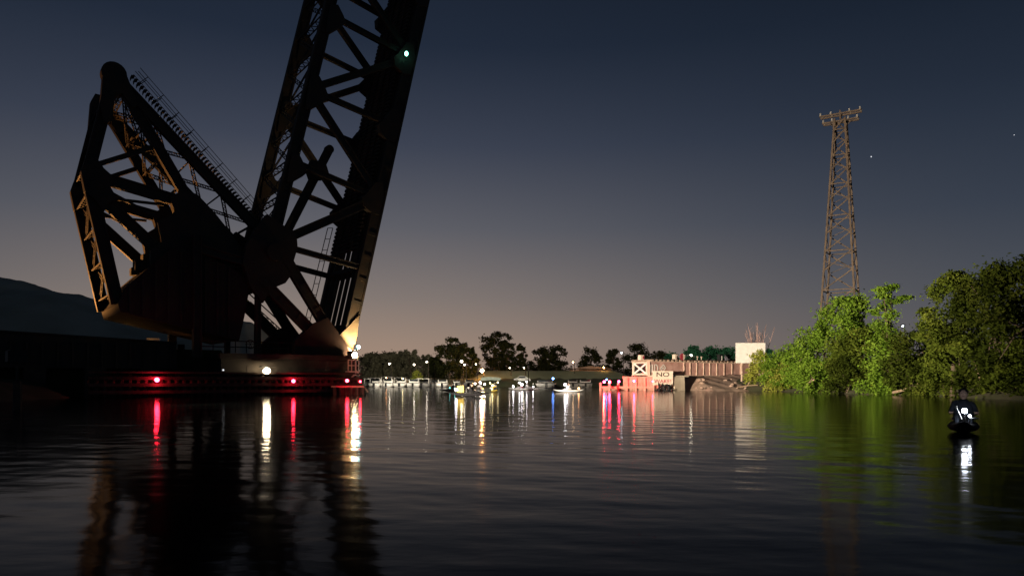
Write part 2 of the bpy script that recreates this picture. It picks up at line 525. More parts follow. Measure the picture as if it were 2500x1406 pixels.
# floor of the leaf: stringers, floor beams, ties, rails
b0 = Vector((botc(845)[0], 0, botc(845)[1])); b1 = Vector((botc(-390)[0], 0, botc(-390)[1]))
AX = (b1 - b0).normalized(); LEN = (b1 - b0).length
INW = Vector((-AX.z, 0, AX.x))       # towards the upper chord
def on_leaf(t, v, off):
    return b0 + AX * t + Vector((0, v, 0)) + INW * off
for v in (1.3, 2.6, 3.9, 5.2, 6.5):
    MB().bar(on_leaf(.6, v, .25), on_leaf(LEN, v, .25), .34, .26).build('stringer', STEEL, leaf)
for y in (800, 655, 484, 309, 141, -20, -190):
    t = (Vector((botc(y)[0], 0, botc(y)[1])) - b0).dot(AX)
    MB().bar(on_leaf(t, .36, -.1), on_leaf(t, S - .36, -.1), 1.2, .45, AX).build('floor_beam', STEEL, leaf)
t_tie = (Vector((botc(610)[0], 0, botc(610)[1])) - b0).dot(AX)
tie = MB().bar((0, .5, 0), (0, S - .5, 0), .24, .26, tuple(AX)).mesh('tie', TIMB)
nt_ = int((LEN - t_tie) / .42)
for i in range(nt_):
    p = on_leaf(t_tie + .42 * i, 0, .87)
    link('tie', tie, leaf, tuple(p))
for v in (1.5, 2.95, 4.6, 6.05):
    MB().bar(on_leaf(t_tie, v, 1.06), on_leaf(LEN, v, 1.06), .12, .08).build('rail', STEEL, leaf)
# boarded walkway along the floor on the near side, closing the floor against the chord
MB().bar(on_leaf(t_tie - 2, .95, .62), on_leaf(LEN, .95, .62), .08, 1.0).build('walkway_plank', TIMB, leaf)
# sway bracing between the two upper chords
tcs = [Vector((topc(y)[0], 0, topc(y)[1])) for y in (-320, -230, -140, -55, 33, 125, 218, 305, 393, 480, 556)]
for i, p in enumerate(tcs):
    laced(p + Vector((0, .3, 0)), p + Vector((0, S - .3, 0)), .55, .1, tuple(AX), .5).build('cross_strut', STEEL, leaf)
    if i + 1 < len(tcs):
        q = tcs[i + 1]
        for k, (va, vb) in enumerate(((.3, S - .3), (S - .3, .3))):
            o = INW * (.12 if k else -.12)
            laced(p + Vector((0, va, 0)) + o, q + Vector((0, vb, 0)) + o, .34, .08, tuple(INW), .42).build('sway_brace', STEEL, leaf)
# inspection ladder beside the floor
lad = []
mb = MB()
for e in (0, 1):
    pts = [NP(x + 12 * e, y, S * .93) for x, y in ((800, 557), (765, 699), (733, 831))]
    p3 = [(p[0], S * .93 - e * .05, p[1]) for p in pts]
    lad.append(p3)
    MB().tube(p3, .045, 5).build('ladder_rail', STEEL, leaf)
for i in range(11):
    f = i / 10
    p = Vector(lad[0][0]).lerp(Vector(lad[0][2]), f); q = Vector(lad[1][0]).lerp(Vector(lad[1][2]), f)
    MB().tube([p, q], .035, 4).build('ladder_rung', STEEL, leaf)
# navigation lamp high on the near chord
gl = NP(992, 132, -.75)
t = thing('navigation_lamp', 'small green-white lamp high on the raised bridge leaf', 'lamp', (P0.x + gl[0] * D2[0] - .75 * N2[0], P0.y + gl[0] * D2[1] - .75 * N2[1], gl[1]), TH)
MB().box((0, .2, .0), (.3, .22, .34)).build('bracket', STEEL, t)
MB().sphere((0, -.02, 0), .17, 12, 8, (1, 1, 1.35)).build('lens', E_GREEN, t, True)

# ---- operating strut
rod = bridge_thing('operating_strut', 'long black operating strut with a rounded free end across the raised leaf', 'strut')
VR = 1.4
ra, rb = NP(700, 566, VR), NP(803, 366, VR)
member_mesh(ra, rb, .74, .5, VR).build('strut_bar', STEEL, rod)
MB().prism(circ(rb, .40), VR - .29, VR + .29).build('rounded_end', STEEL, rod)
MB().prism([NP(*p, VR) for p in ((758, 392), (792, 398), (800, 424), (786, 440), (756, 440), (748, 418))], VR - .31, VR + .31).build('crosshead', STEEL, rod)

# ---- counterweight truss
cw = bridge_thing('counterweight_truss', 'black steel counterweight truss with a massive block hanging behind the raised leaf', 'counterweight')
APX = NP(277, 184); N1 = NP(214, 428); HB = NP(645, 575); CORN = NP(286, 742)
MB().prism(circ(APX, 28 * PXM * .84), -.45, .45).build('apex_plate', STEEL, cw)
pair('apex_gusset', MB().prism([NP(*p) for p in ((250, 180), (262, 160), (300, 170), (318, 215), (336, 262), (322, 268), (296, 232), (278, 240), (272, 300), (252, 304), (243, 262))], -.43, .43), STEEL, cw)
pair('rear_chord', member_mesh(APX, N1, .86, .6), STEEL, cw)
pair('rear_chord', member_mesh(N1, CORN, .95, .6), STEEL, cw)
pair('top_chord', member_mesh(APX, HB, .84, .6), STEEL, cw)
pair('hanger', member_mesh(NP(292, 200), NP(470, 505), .82, .55), STEEL, cw)
pair('knuckle_gusset', MB().prism([NP(*p) for p in ((196, 420), (206, 392), (234, 388), (252, 414), (272, 432), (268, 460), (284, 486), (262, 500), (252, 520), (230, 490), (206, 470))], -.44, .44), STEEL, cw)
pair('web_strut', member_mesh(NP(225, 406), NP(392, 354), .36, .3), STEEL, cw)
pair('web_strut', member_mesh(NP(225, 428), NP(452, 496), .92, .5), STEEL, cw)
pair('web_diagonal', member_mesh(NP(228, 466), NP(398, 622), .92, .5), STEEL, cw)
pair('web_tie', member_mesh(NP(255, 462), NP(392, 536), .2, .2), STEEL, cw)
pair('web_tie', member_mesh(NP(262, 484), NP(400, 500), .2, .2), STEEL, cw)
pair('centre_gusset', MB().prism([NP(*p) for p in ((412, 484), (440, 468), (478, 476), (520, 520), (560, 570), (610, 640), (560, 660), (500, 600), (486, 640), (366, 648), (366, 612), (396, 588), (386, 542), (424, 520))], -.42, .42), STEEL, cw)
# the block, a little wider than the trusses
BV0, BV1 = -.8, S + .8
blk = [NP(*p, BV0) for p in ((288, 742), (294, 761), (584, 831), (597, 772), (612, 690), (560, 650), (486, 622), (420, 606), (366, 650), (306, 701))]
MB().prism(blk, BV0, BV1).build('counterweight_block', pmat('counterweight_steel', (.026, .022, .02), (.045, .032, .024), .85, .5, bump=.3), cw)
for k in range(9):
    f = (k + .7) / 9.6
    a = (blk[1][0] + (blk[2][0] - blk[1][0]) * f, blk[1][1] + (blk[2][1] - blk[1][1]) * f)
    zt = float(np.interp(a[0], [q[0] for q in (blk[9], blk[8], blk[7], blk[6], blk[5], blk[4])], [q[1] for q in (blk[9], blk[8], blk[7], blk[6], blk[5], blk[4])]))
    MB().box((a[0], BV0 - .06, (a[1] + zt) / 2), (.16, .12, zt - a[1] - .25)).build('rib', STEEL, cw)
# plates and grating between block and trunnion
for i in range(6):
    a = NP(500 + 14 * i, 585 + 2 * i, 1.2 + i * .9); b = NP(560 + 14 * i, 668 + 2 * i, 1.2 + i * .9)
    MB().bar((a[0], 1.2 + i * .9, a[1]), (b[0], 1.2 + i * .9, b[1]), .3, .2).build('grating_bar', STEEL, cw)
# machinery on top of the block
for (x, y, w, h, v) in ((345, 650, 1.1, .9, 1.5), (330, 664, .7, .6, 4.5), (360, 640, .9, 1.2, 5.5)):
    p = NP(x, y, v)
    MB().box((p[0], v, p[1]), (w, 1.2, h)).build('machinery_housing', STEEL, cw)
# lateral bracing between the near and the far side
def v3(p, v): return Vector((p[0], v, p[1]))
def lateral(pa, pb, n, nm='lateral_brace', w=.5, first=True):
    A3, B3 = v3(pa, 0), v3(pb, 0)
    up = (B3 - A3).normalized().cross(Vector((0, 1, 0)))
    for i in range(n + 1):
        p = A3.lerp(B3, i / n)
        if i or first:
            laced(p + Vector((0, .32, 0)), p + Vector((0, S - .32, 0)), w, .09, tuple((B3 - A3).normalized()), .45).build('lateral_strut', STEEL, cw)
        if i < n:
            q = A3.lerp(B3, (i + 1) / n)
            for k, (va, vb) in enumerate(((.32, S - .32), (S - .32, .32))):
                o = up * (.1 if k else -.1)
                laced(p + Vector((0, va, 0)) + o, q + Vector((0, vb, 0)) + o, .36, .08, tuple(up), .4).build(nm, STEEL, cw)
lateral(NP(300, 212), NP(620, 548), 4)
lateral(NP(305, 222), NP(440, 454), 3)
lateral(NP(222, 470), NP(280, 715), 3)
lateral(NP(262, 240), NP(218, 405), 2)
# hand rails and stair treads climbing the top chord
ct, cb = Vector((NP(310, 190)[0], -.0, NP(310, 190)[1])), Vector((NP(632, 555)[0], 0, NP(632, 555)[1]))
dirc = (cb - ct).normalized(); upn = Vector((-dirc.z, 0, dirc.x))
if upn.z < 0: upn = -upn
for h in (.75, 1.25):
    for v in (-.35, .45):
        MB().tube([ct + upn * h + Vector((0, v, 0)), cb + upn * h + Vector((0, v, 0))], .03, 4).build('hand_rail', STEEL, cw)
for i in range(9):
    p = ct.lerp(cb, (i + .5) / 9)
    for v in (-.35, .45):
        MB().tube([p + upn * .35 + Vector((0, v, 0)), p + upn * 1.27 + Vector((0, v, 0))], .035, 4).build('rail_post', STEEL, cw)
mb = MB()
for i in range(46):
    p = ct.lerp(cb, (i + .5) / 46) + upn * .40
    mb.box((p.x, 0.05, p.z), (.26, .75, .05))
    mb.bar((p.x - .12, .05, p.z), (p.x - .12, .05, p.z - .26), .04, .7)
stuff(mb.build('stair_treads', STEEL, cw))

# ---- tower
tw = bridge_thing('trunnion_tower', 'black steel trunnion tower on the pier between counterweight and raised leaf', 'bridge tower')
VT = -.95; ST = S + 1.9
def tpair(name, mb): return pair(name, mb, STEEL, tw, ST)
tpair('trunnion_plate', MB().prism([NP(*p, VT) for p in ((622, 560), (650, 524), (684, 548), (712, 566), (722, 578), (724, 606), (714, 640), (712, 668), (694, 692), (660, 706), (640, 740), (608, 700), (590, 640), (600, 600))], VT - .3, VT + .35))
tpair('trunnion_pin', MB().prism(circ(NP(668, 618, VT), .75, 24), VT - .62, VT - .31))
tpair('front_leg', member_mesh(NP(702, 640, VT), NP(838, 868, VT), .92, .6, VT))
tpair('raking_leg', member_mesh(NP(640, 686, VT), NP(812, 862, VT), .98, .6, VT))
tpair('tower_post', member_mesh(NP(630, 690, VT), NP(628, 872, VT), .48, .45, VT))
tpair('rear_leg', member_mesh(NP(481, 575, VT), NP(481, 872, VT), .66, .55, VT))
tpair('tower_beam', member_mesh(NP(474, 604, VT), NP(640, 652, VT), .7, .5, VT))
tpair('heel_casting', MB().prism([NP(*p, VT) for p in ((716, 832), (760, 792), (796, 776), (836, 832), (866, 872), (872, 892), (866, 912), (716, 912))], VT - .4, VT + .42))
for o in tw.children:
    if o.name.startswith('heel_casting'):
        o.data.materials[0] = PRIMER
# stairs and rails inside the tower
for k, v in enumerate((1.0, 2.2, 5.4)):
    a, b = NP(606, 742, v), NP(706, 832, v)
    laced((a[0], v, a[1]), (b[0], v, b[1]), .55, .07, (0, 1, 0), .3).build('stair_flight', STEEL, tw)
    MB().tube([(a[0], v, a[1] + 1), (b[0], v, b[1] + 1)], .035, 4).build('hand_rail', STEEL, tw)
for z in (4.55, 4.05):
    MB().tube([(U(488, -1.6), -1.6, z), (U(708, -1.6), -1.6, z)], .045, 5).build('guard_rail', STEEL, tw)
for i in range(9):
    u = U(492, -1.6) + (U(704, -1.6) - U(492, -1.6)) * i / 8
    MB().tube([(u, -1.6, 3.55), (u, -1.6, 4.57)], .04, 5).build('guard_post', STEEL, tw)
uw = U(611, -1.7)
pts = [(uw + .36 * math.cos(a), -1.7, 4.32 + .36 * math.sin(a)) for a in np.linspace(0, 2 * math.pi, 17)]
MB().tube(pts, .04, 5, False).build('hand_wheel', STEEL, tw)
for k in range(3):
    a = k * math.pi / 3
    MB().tube([(uw + .36 * math.cos(a), -1.7, 4.32 + .36 * math.sin(a)), (uw - .36 * math.cos(a), -1.7, 4.32 - .36 * math.sin(a))], .025, 4).build('wheel_spoke', STEEL, tw)

# ---- pier and fender on the left
pier = bridge_thing('bridge_pier', 'dark concrete bascule pier under the steel tower', 'pier')
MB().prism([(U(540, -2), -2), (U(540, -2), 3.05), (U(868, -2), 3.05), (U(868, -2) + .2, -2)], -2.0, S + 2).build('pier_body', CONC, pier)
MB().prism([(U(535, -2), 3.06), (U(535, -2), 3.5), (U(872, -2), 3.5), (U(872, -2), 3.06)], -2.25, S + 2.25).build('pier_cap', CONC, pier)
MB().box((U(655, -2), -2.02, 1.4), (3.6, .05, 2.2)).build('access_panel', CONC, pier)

fen = bridge_thing('timber_fender', 'long dark timber fender standing in the water before the bascule pier', 'fender')
VF = -3.0
ua, ub = U(215, VF), U(884, VF)
npile = 40
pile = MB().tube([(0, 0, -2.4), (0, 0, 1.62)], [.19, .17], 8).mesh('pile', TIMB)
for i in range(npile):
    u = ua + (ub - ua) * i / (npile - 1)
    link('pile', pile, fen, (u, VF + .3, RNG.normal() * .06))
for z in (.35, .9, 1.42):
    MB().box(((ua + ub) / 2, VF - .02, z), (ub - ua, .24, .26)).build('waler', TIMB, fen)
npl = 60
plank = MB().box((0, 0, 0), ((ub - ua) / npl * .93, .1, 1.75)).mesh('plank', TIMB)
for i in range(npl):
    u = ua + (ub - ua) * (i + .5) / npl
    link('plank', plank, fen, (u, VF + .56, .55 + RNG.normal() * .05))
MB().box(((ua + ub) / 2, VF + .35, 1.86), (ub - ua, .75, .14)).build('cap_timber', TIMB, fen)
# pale nose of the fender at the channel
nose = bridge_thing('fender_nose', 'low fender nose with a red lit cap at the channel edge under the leaf', 'fender')
un0, un1 = U(822, -4.2), U(893, -4.2)
MB().prism([(un0, -1), (un0, .62), (un1 - .3, .62), (un1, .45), (un1, -1)], -4.2, -3.35).build('nose_body', TIMB, nose)
MB().prism([(un0 - .15, .63), (un0 - .15, .80), (un1 - .25, .78), (un1 - .25, .63)], -4.35, -3.3).build('cap_board', TIMBP, nose)
MB().prism([(un1 - .24, .60), (un1 - .24, .76), (un1 + .22, .30), (un1 + .16, .16)], -4.3, -3.36).build('sloped_board', TIMBP, nose)
for i in range(5):
    u = un0 + (un1 - un0) * (i + .5) / 5
    MB().tube([(u, -4.32, -1.5), (u, -4.32, .6)], .12, 7).build('pile', TIMB, nose)

def bw(u, v, z):
    return (P0.x + u * D2[0] + v * N2[0], P0.y + u * D2[1] + v * N2[1], z)
def red_lamp(px, py, v, r, label, group, backing=.62, mat=None):
    u, z = NP(px, py, v)
    t = thing('red_lamp', label, 'lamp', bw(u, v, z), TH, group)
    MB().box((0, .26, .0), (.22, .05, .3)).build('lamp_bracket', TIMB, t)
    MB().tube([(0, .3, 0), (0, .06, 0)], .07, 8).build('lamp_socket', BLACK, t)
    MB().sphere((0, -.04, 0), r, 12, 8).build('lens', mat or E_RED, t, True)
    return t
GRL = 'red warning lamps on the bascule fender'
red_lamp(383, 927, VF - .42, .17, 'red warning lamp leftmost of all, on the dark fender under the counterweight', GRL, .8)
red_lamp(716, 930, VF - .42, .15, 'red warning lamp on the fender beside the white floodlight', GRL, .75)
red_lamp(847, 929, -4.75, .14, 'red warning lamp above the cap of the fender nose', GRL, .5)
red_lamp(879, 931, -4.75, .09, 'faint red lamp at the channel tip of the fender nose', GRL, .3)

# floodlight on the pier facing the river
u, z = NP(650, 905, -2.9)
t = thing('floodlight', 'glaring warm white floodlight low on the bascule pier', 'floodlight', bw(u, -2.9, z), TH)
MB().box((0, .16, 0), (.2, .12, .2)).build('housing', BLACK, t)
MB().box((0, -.05, .34), (1.1, .75, .05)).build('hood', BLACK, t)  # added plate, keeps the bulb's light off the steel above
MB().tube([(0, .3, -.2), (0, .3, 1.5 - z)], .05, 6).build('stand', STEEL, t)
MB().sphere((.0, -.12, 0), .27, 14, 8, (1.1, .8, .85)).build('lens', E_WARM, t, True)
# wall light glimpses
u, z = NP(545, 903, -2.35)
t = thing('bulkhead_lamp', 'dim small bulkhead lamp at the shadowed end of the pier', 'lamp', bw(u, -2.35, z), TH)
MB().box((0, .06, 0), (.26, .08, .2)).build('housing', STEEL, t)
MB().sphere((0, -.02, 0), .08, 10, 6).build('lens', E_STAR, t, True)

# lamp mast and work platform at the heel of the leaf
u, z = NP(868, 905, -2.9)
mast = thing('lamp_mast', 'slim lamp mast with a cyan-white lamp beside the heel of the leaf', 'lamp mast', bw(u, -2.9, 1.7), TH)
MB().tube([(0, 0, 0), (.1, 0, 3.1), (.16, 0, 3.55)], [.06, .05, .03], 7).build('pole', WHITE, mast)
MB().tube([(.0, 0, .55), (.28, 0, .2), (.42, 0, .02)], .05, 6).build('brace', WHITE, mast)
MB().box((.02, 0, 2.55), (.34, .3, .5)).build('lamp_box', WHITE, mast)
MB().sphere((.24, -.1, 2.6), .16, 10, 6).build('bulb', E_CYAN, mast, True)
u, z = NP(866, 868, -2.3)
u -= .25; z += .25
hf = thing('heel_floodlight', 'bright yellow floodlight shining up the heel of the raised leaf', 'floodlight', bw(u + .25, -2.3, z - .25), TH)
MB().box((0, 0, -.3), (.34, .3, .18)).build('housing', STEEL, hf)
MB().box((-.42, .1, .0), (.05, 1.0, .8)).build('hood', STEEL, hf)  # added plate, shades the heel casting and pier from the lamp
MB().sphere((0, -.0, .04), .25, 12, 8).build('lens', E_HOT, hf, True)
MB().tube([(0, 0, -.3), (0, 0, 3.55 - (z - .25))], .04, 6).build('stand', STEEL, hf)
hd_ = bpy.data.lights.new('heel_floodlight_beam', 'SPOT'); hd_.energy = 4200; hd_.color = (1, .72, .36); hd_.spot_size = R(82); hd_.spot_blend = .8; hd_.shadow_soft_size = .1
ho_ = bpy.data.objects.new('heel_floodlight_beam', hd_); COL.objects.link(ho_)
hp_ = bw(u + .30, -1.75, z - .05); ho_.location = hp_
ht_ = NP(856, 810, 0)
ho_.rotation_euler = (Vector(bw(ht_[0], 0, ht_[1])) - Vector(hp_)).to_track_quat('-Z', 'Y').to_euler()
wp = bridge_thing('work_platform', 'small railed work platform lit yellow under the heel of the leaf', 'platform')
u0, u1 = U(846, -2.7), U(872, -2.7)
MB().box(((u0 + u1) / 2, -2.75, 2.05), (u1 - u0, .7, .1)).build('deck', CREAM, wp)
for i in range(4):
    uu = u0 + (u1 - u0) * i / 3
    MB().tube([(uu, -3.05, 2.1), (uu, -3.05, 3.1)], .035, 5).build('rail_post', CREAM, wp)
for zz in (2.6, 3.1):
    MB().tube([(u0, -3.05, zz), (u1, -3.05, zz)], .035, 5).build('hand_rail', CREAM, wp)
MB().bar((u0, -2.7, 1.1), (u1, -2.7, 2.0), .12, .12).build('brace', CREAM, wp)

# ---- left approach: dark parapet girder, cabinet, sodium lamps
app = bridge_thing('approach_girder', 'long dark plate girder of the approach on the left bank', 'girder')
ul, ur = U(-160, .5), U(430, .5)
MB().prism([(ul, 2.2), (ul, 4.95), (ur, 4.3), (ur, 2.2)], .3, .7).build('web_plate', STEEL, app)
MB().prism([(ul, 4.96), (ul, 5.08), (ur, 4.43), (ur, 4.31)], .1, .9).build('top_flange', STEEL, app)
for i in range(16):
    u = ul + (ur - ul) * (i + .5) / 16
    MB().box((u, .2, 3.2), (.14, .2, 2.0)).build('stiffener', STEEL, app)
for i in range(4):
    u = ul + (ur - ul) * (i + .5) / 4
    MB().box((u, .6, 1.0), (1.4, 1.4, 2.6)).build('bent', CONC, app)
MBK = MB().prism([(ul, -.5), (ul, 3.9), (ur + 4, 3.9), (ur + 6, -.5)], 2.0, 16).build('embankment_ground', SOIL, None)
MBK.location = (P0.x, P0.y, 0); MBK.rotation_euler = (0, 0, TH); struct(MBK)
p = pix(374, 838, 74)
t = thing('equipment_cabinet', 'pale square equipment cabinet on the bank below the counterweight', 'cabinet', (p.x, p.y, 3.9), .3)
MB().box((0, 0, .62 + .25), (1.15, .8, 1.25)).build('housing', WHITE, t)
MB().box((0, 0, 1.53), (1.25, .9, .06)).build('lid', WHITE, t)
MB().box((0, -.42, .85), (.9, .03, 1.0)).build('door', WHITE, t)
MB().box((0, 0, .12), (.9, .6, .3)).build('plinth', CONC, t)
GSL = 'small lamps on the left bank'
p = pix(305, 838, 72)
t = thing('bank_lamp', 'short post with two small amber lamps one above the other on the left bank', 'lamp', (p.x, p.y, 3.9), 0, GSL)
MB().tube([(0, .12, 0), (0, .12, p.z - 3.8)], .05, 6).build('pole', STEEL, t)
bulb(t, (0, 0, p.z - 3.9), .10, E_SOD); bulb(t, (0, 0, p.z - 4.27), .10, E_SOD)
p = pix(338, 836, 73)
t = thing('marker_post', 'short pale marker post beside the square cabinet on the bank', 'post', (p.x, p.y, 3.9))
MB().box((0, 0, .6), (.28, .2, 1.3)).build('board', WHITE, t)
MB().box((0, -.11, .3), (.26, .03, .3)).build('red_band', REDP, t)
# hooded orange lamp on the embankment lighting the underside of the block
p = bw(U(440, 5), 5.0, 3.9)
t = thing('embankment_lamp', 'low orange lamp on the bank under the hanging counterweight', 'lamp', p, TH)
MB().box((0, 0, .05), (.5, .5, .1)).build('base', STEEL, t)
MB().box((0, -.3, .28), (.6, .05, .55)).build('hood', STEEL, t)
bulb(t, (0, 0, .25), .10, emat('dim_orange_lamp_glow', (1, .40, .10), 28))
# sodium floodlight on the left bank behind the approach girder, aimed up at the rear of the counterweight truss
SOD = Vector((gx(70, 71), 71, 4.9))
t = thing('sodium_floodlight', 'orange sodium floodlight behind the dark approach girder on the left bank', 'floodlight', (SOD.x, SOD.y, 0), R(-35))
MB().tube([(0, 0, -.5), (0, 0, SOD.z - .25)], .08, 7).build('pole', STEEL, t)
MB().box((-.35, 0, SOD.z - .1), (.1, .5, .45)).build('housing', STEEL, t)
MB().sphere((-.22, 0, SOD.z), .12, 10, 6).build('lens', E_SOD, t, True)
sd = bpy.data.lights.new('sodium_floodlight_beam', 'SPOT')
sd.energy = 34000; sd.color = (1, .42, .11); sd.spot_size = R(56); sd.spot_blend = .7; sd.shadow_soft_size = .2
so = bpy.data.objects.new('sodium_floodlight_beam', sd); COL.objects.link(so)
so.location = SOD
ta = bw(U(225), 3.5, 15)
so.rotation_euler = (Vector(ta) - SOD).to_track_quat('-Z', 'Y').to_euler()

# added fill lamp that lights the right bank (its back is to the camera)
t = thing('shore_fill_lamp', 'dark hooded fill lamp on an added pile by the left bank', 'floodlight', (FILL_LAMP[0], FILL_LAMP[1], 0), R(45))
MB().tube([(0, 0, -2.5), (0, 0, 1.2)], [.17, .15], 8).build('pile', TIMB, t)
MB().tube([(0, 0, 1.1), (0, 0, FILL_LAMP[2] - .2)], .05, 7).build('pole', BLACK, t)
hood = MB()
hood.box((-.34, 0, FILL_LAMP[2]), (.06, .5, .44)); hood.box((0, .26, FILL_LAMP[2]), (.62, .04, .48)); hood.box((0, -.26, FILL_LAMP[2]), (.62, .04, .48))
hood.box((0, 0, FILL_LAMP[2] + .24), (.62, .48, .04)); hood.box((.5, 0, FILL_LAMP[2] - .20), (1.62, .48, .04))
hood.build('hood', BLACK, t)
ld = bpy.data.lights.new('shore_fill_beam', 'SPOT')
ld.energy = 620000
ld.color = (1, .83, .62)
ld.spot_size = R(70); ld.spot_blend = .85
ld.shadow_soft_size = .25
lo = bpy.data.objects.new('shore_fill_beam', ld)
COL.objects.link(lo)
lo.location = FILL_LAMP
aim = Vector((32, 87, 5)) - Vector(FILL_LAMP)
lo.rotation_euler = aim.to_track_quat('-Z', 'Y').to_euler()

# ------------------------------------------------------------------ right bank: approach span, rest pier, sign, board
span = bridge_thing('plate_girder_span', 'salmon lit plate girder railway span resting on the pier across the channel', 'girder span')
ga, gb = U(1583), U(1990)
SG = 2.7
GZ0, GZ1 = 1.98, 3.62
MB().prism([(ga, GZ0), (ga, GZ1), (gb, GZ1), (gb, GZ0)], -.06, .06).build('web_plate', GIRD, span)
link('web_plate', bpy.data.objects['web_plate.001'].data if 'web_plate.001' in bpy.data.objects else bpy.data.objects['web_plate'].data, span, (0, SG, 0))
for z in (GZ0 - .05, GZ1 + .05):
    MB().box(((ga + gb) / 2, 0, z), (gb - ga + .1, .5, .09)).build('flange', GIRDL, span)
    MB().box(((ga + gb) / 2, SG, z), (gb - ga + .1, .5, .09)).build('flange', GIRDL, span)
stf = MB().box((0, -.13, (GZ0 + GZ1) / 2), (.09, .14, GZ1 - GZ0 - .02)).mesh('stiffener', GIRDL)
for px in (1584, 1668, 1683, 1699, 1716, 1731, 1748, 1766, 1785, 1806, 1828, 1850, 1874, 1900):
    link('stiffener', stf, span, (U(px), 0, 0))
tiep = MB().box((0, SG / 2, GZ1 + .2), (.28, SG + 1.0, .2)).mesh('tie', TIMBP)
ntie = int((gb - ga) / .75)
for i in range(ntie):
    link('tie', tiep, span, (ga + .3 + i * .75, RNG.normal() * .05, 0))
for v in (.65, 2.05):
    MB().box(((ga + gb) / 2, v, GZ1 + .38), (gb - ga, .08, .14)).build('rail', STEEL, span)
# white crossed frame at the span's end and the marks painted next to it
zc = (GZ0 + GZ1) / 2
mb = MB()
for sx in (-1, 1):
    mb.bar((ga - .10 - .03 * sx, .32, zc - sx * .62), (ga - .10 - .03 * sx, SG - .32, zc + sx * .62), .22, .05, (1, 0, 0))
mb.build('crossed_bars', WHITE, span)
MB().box((ga + .02, SG / 2, zc), (.06, SG - .2, 1.6)).build('dark_panel', BLACK, span)
mb = MB()
for v in (.16, SG - .16):
    mb.box((ga - .1, v, zc), (.12, .3, 1.62))
for z in (zc - .72, zc + .72):
    mb.box((ga - .1, SG / 2, z), (.11, SG - .7, .2))
mb.build('end_frame', CREAM, span)
mb = MB()
for px in (1588, 1592):
    u = U(px); mb.box((u, -.09, zc), (.11, .03, 1.0))
mb.build('painted_bars', WHITE, span)
u = U(1600)
mb = MB()
pts = [(u - .2, zc - .5), (u + .15, zc - .45), (u + .35, zc - .1), (u + .35, zc + .15), (u + .15, zc + .45), (u - .2, zc + .5), (u - .2, zc - .5)]
for a, b in zip(pts, pts[1:]):
    mb.bar((a[0], -.1, a[1]), (b[0], -.1, b[1]), .12, .03)
mb.build('painted_loop', WHITE, span)
u = U(1617)
mb = MB()
pts = [(u - .5, zc + .0), (u, zc - .42), (u + .5, zc + .12), (u + .1, zc + .5), (u - .5, zc + .0)]
for a, b in zip(pts, pts[1:]):
    mb.bar((a[0], -.1, a[1]), (b[0], -.1, b[1]), .1, .03)
mb.bar((u - .25, -.1, zc), (u + .3, -.1, zc + .15), .12, .032)
mb.build('painted_diamond', WHITE, span)

rest = bridge_thing('rest_pier', 'pale concrete rest pier under the end of the salmon lit girder', 'pier')
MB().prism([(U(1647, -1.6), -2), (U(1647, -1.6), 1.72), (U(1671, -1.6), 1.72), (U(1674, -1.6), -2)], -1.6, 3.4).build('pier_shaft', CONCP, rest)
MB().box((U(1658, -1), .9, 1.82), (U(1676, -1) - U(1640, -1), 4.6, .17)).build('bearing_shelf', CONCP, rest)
# abutment beyond the dark opening
ab = bridge_thing('abutment', 'stone abutment behind the dark opening under the girder', 'abutment')
MB().prism([(U(1712, 1), -1), (U(1700, 1), 1.90), (U(1860, 1), 1.90), (U(1860, 1), -1)], .9, 6).build('abutment_wall', ROCK, ab)
for k in range(7):
    uu = U(1712 + 20 * k, .5)
    MB().sphere((uu, .2 + .3 * math.sin(k * 2.1), .35 + .25 * math.sin(k)), .8, 8, 5, (1.2, .8, .7)).build('boulder', ROCK, ab)

# fender on the right side of the channel with red lamps
rf = thing('rest_pier_fender', 'salmon lit timber fender beside the rest pier across the channel', 'fender', (0, 0, 0))
Yf = 94.4
xa, xb = gx(1466, Yf), gx(1640, Yf)
nb = 22
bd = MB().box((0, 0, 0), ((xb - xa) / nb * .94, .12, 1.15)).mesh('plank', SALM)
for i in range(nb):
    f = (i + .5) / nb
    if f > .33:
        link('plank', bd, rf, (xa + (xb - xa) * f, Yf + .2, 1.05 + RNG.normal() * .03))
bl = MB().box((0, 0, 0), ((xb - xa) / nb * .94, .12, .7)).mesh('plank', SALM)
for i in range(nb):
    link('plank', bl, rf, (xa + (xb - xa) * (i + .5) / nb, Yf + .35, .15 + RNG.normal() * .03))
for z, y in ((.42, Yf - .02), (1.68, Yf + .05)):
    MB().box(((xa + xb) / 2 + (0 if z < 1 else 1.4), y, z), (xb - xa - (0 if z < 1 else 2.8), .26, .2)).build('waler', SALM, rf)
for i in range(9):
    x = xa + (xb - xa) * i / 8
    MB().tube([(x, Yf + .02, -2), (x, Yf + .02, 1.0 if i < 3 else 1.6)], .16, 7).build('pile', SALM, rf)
GRR = 'red lamps on the fender across the channel'
for k, (px, py, r, lb) in enumerate(((1475, 932, .15, 'red lamp at the outer end of the salmon fender'), (1488, 932, .15, 'red lamp second from the outer end of the salmon fender'),
        (1511, 931, .13, 'red lamp third from the outer end, left of the tall salmon boards'), (1548, 930, .13, 'red lamp in the middle of the tall salmon boards'),
        (1594, 931, .12, 'red lamp just below the lower left corner of the no wake sign'))):
    p = pix(px, py, Yf - .45)
    t = thing('red_lamp', lb, 'lamp', tuple(p), 0, GRR)
    MB().tube([(0, .5, -.05), (0, .05, 0)], .05, 6).build('lamp_arm', BLACK, t)
    MB().sphere((0, -.03, 0), r, 12, 8).build('lens', E_REDR, t, True)
p = pix(1481, 926, Yf - .35)
t = thing('blue_lamp', 'tiny violet blue lamp above the outermost red lamps of the salmon fender', 'lamp', tuple(p))
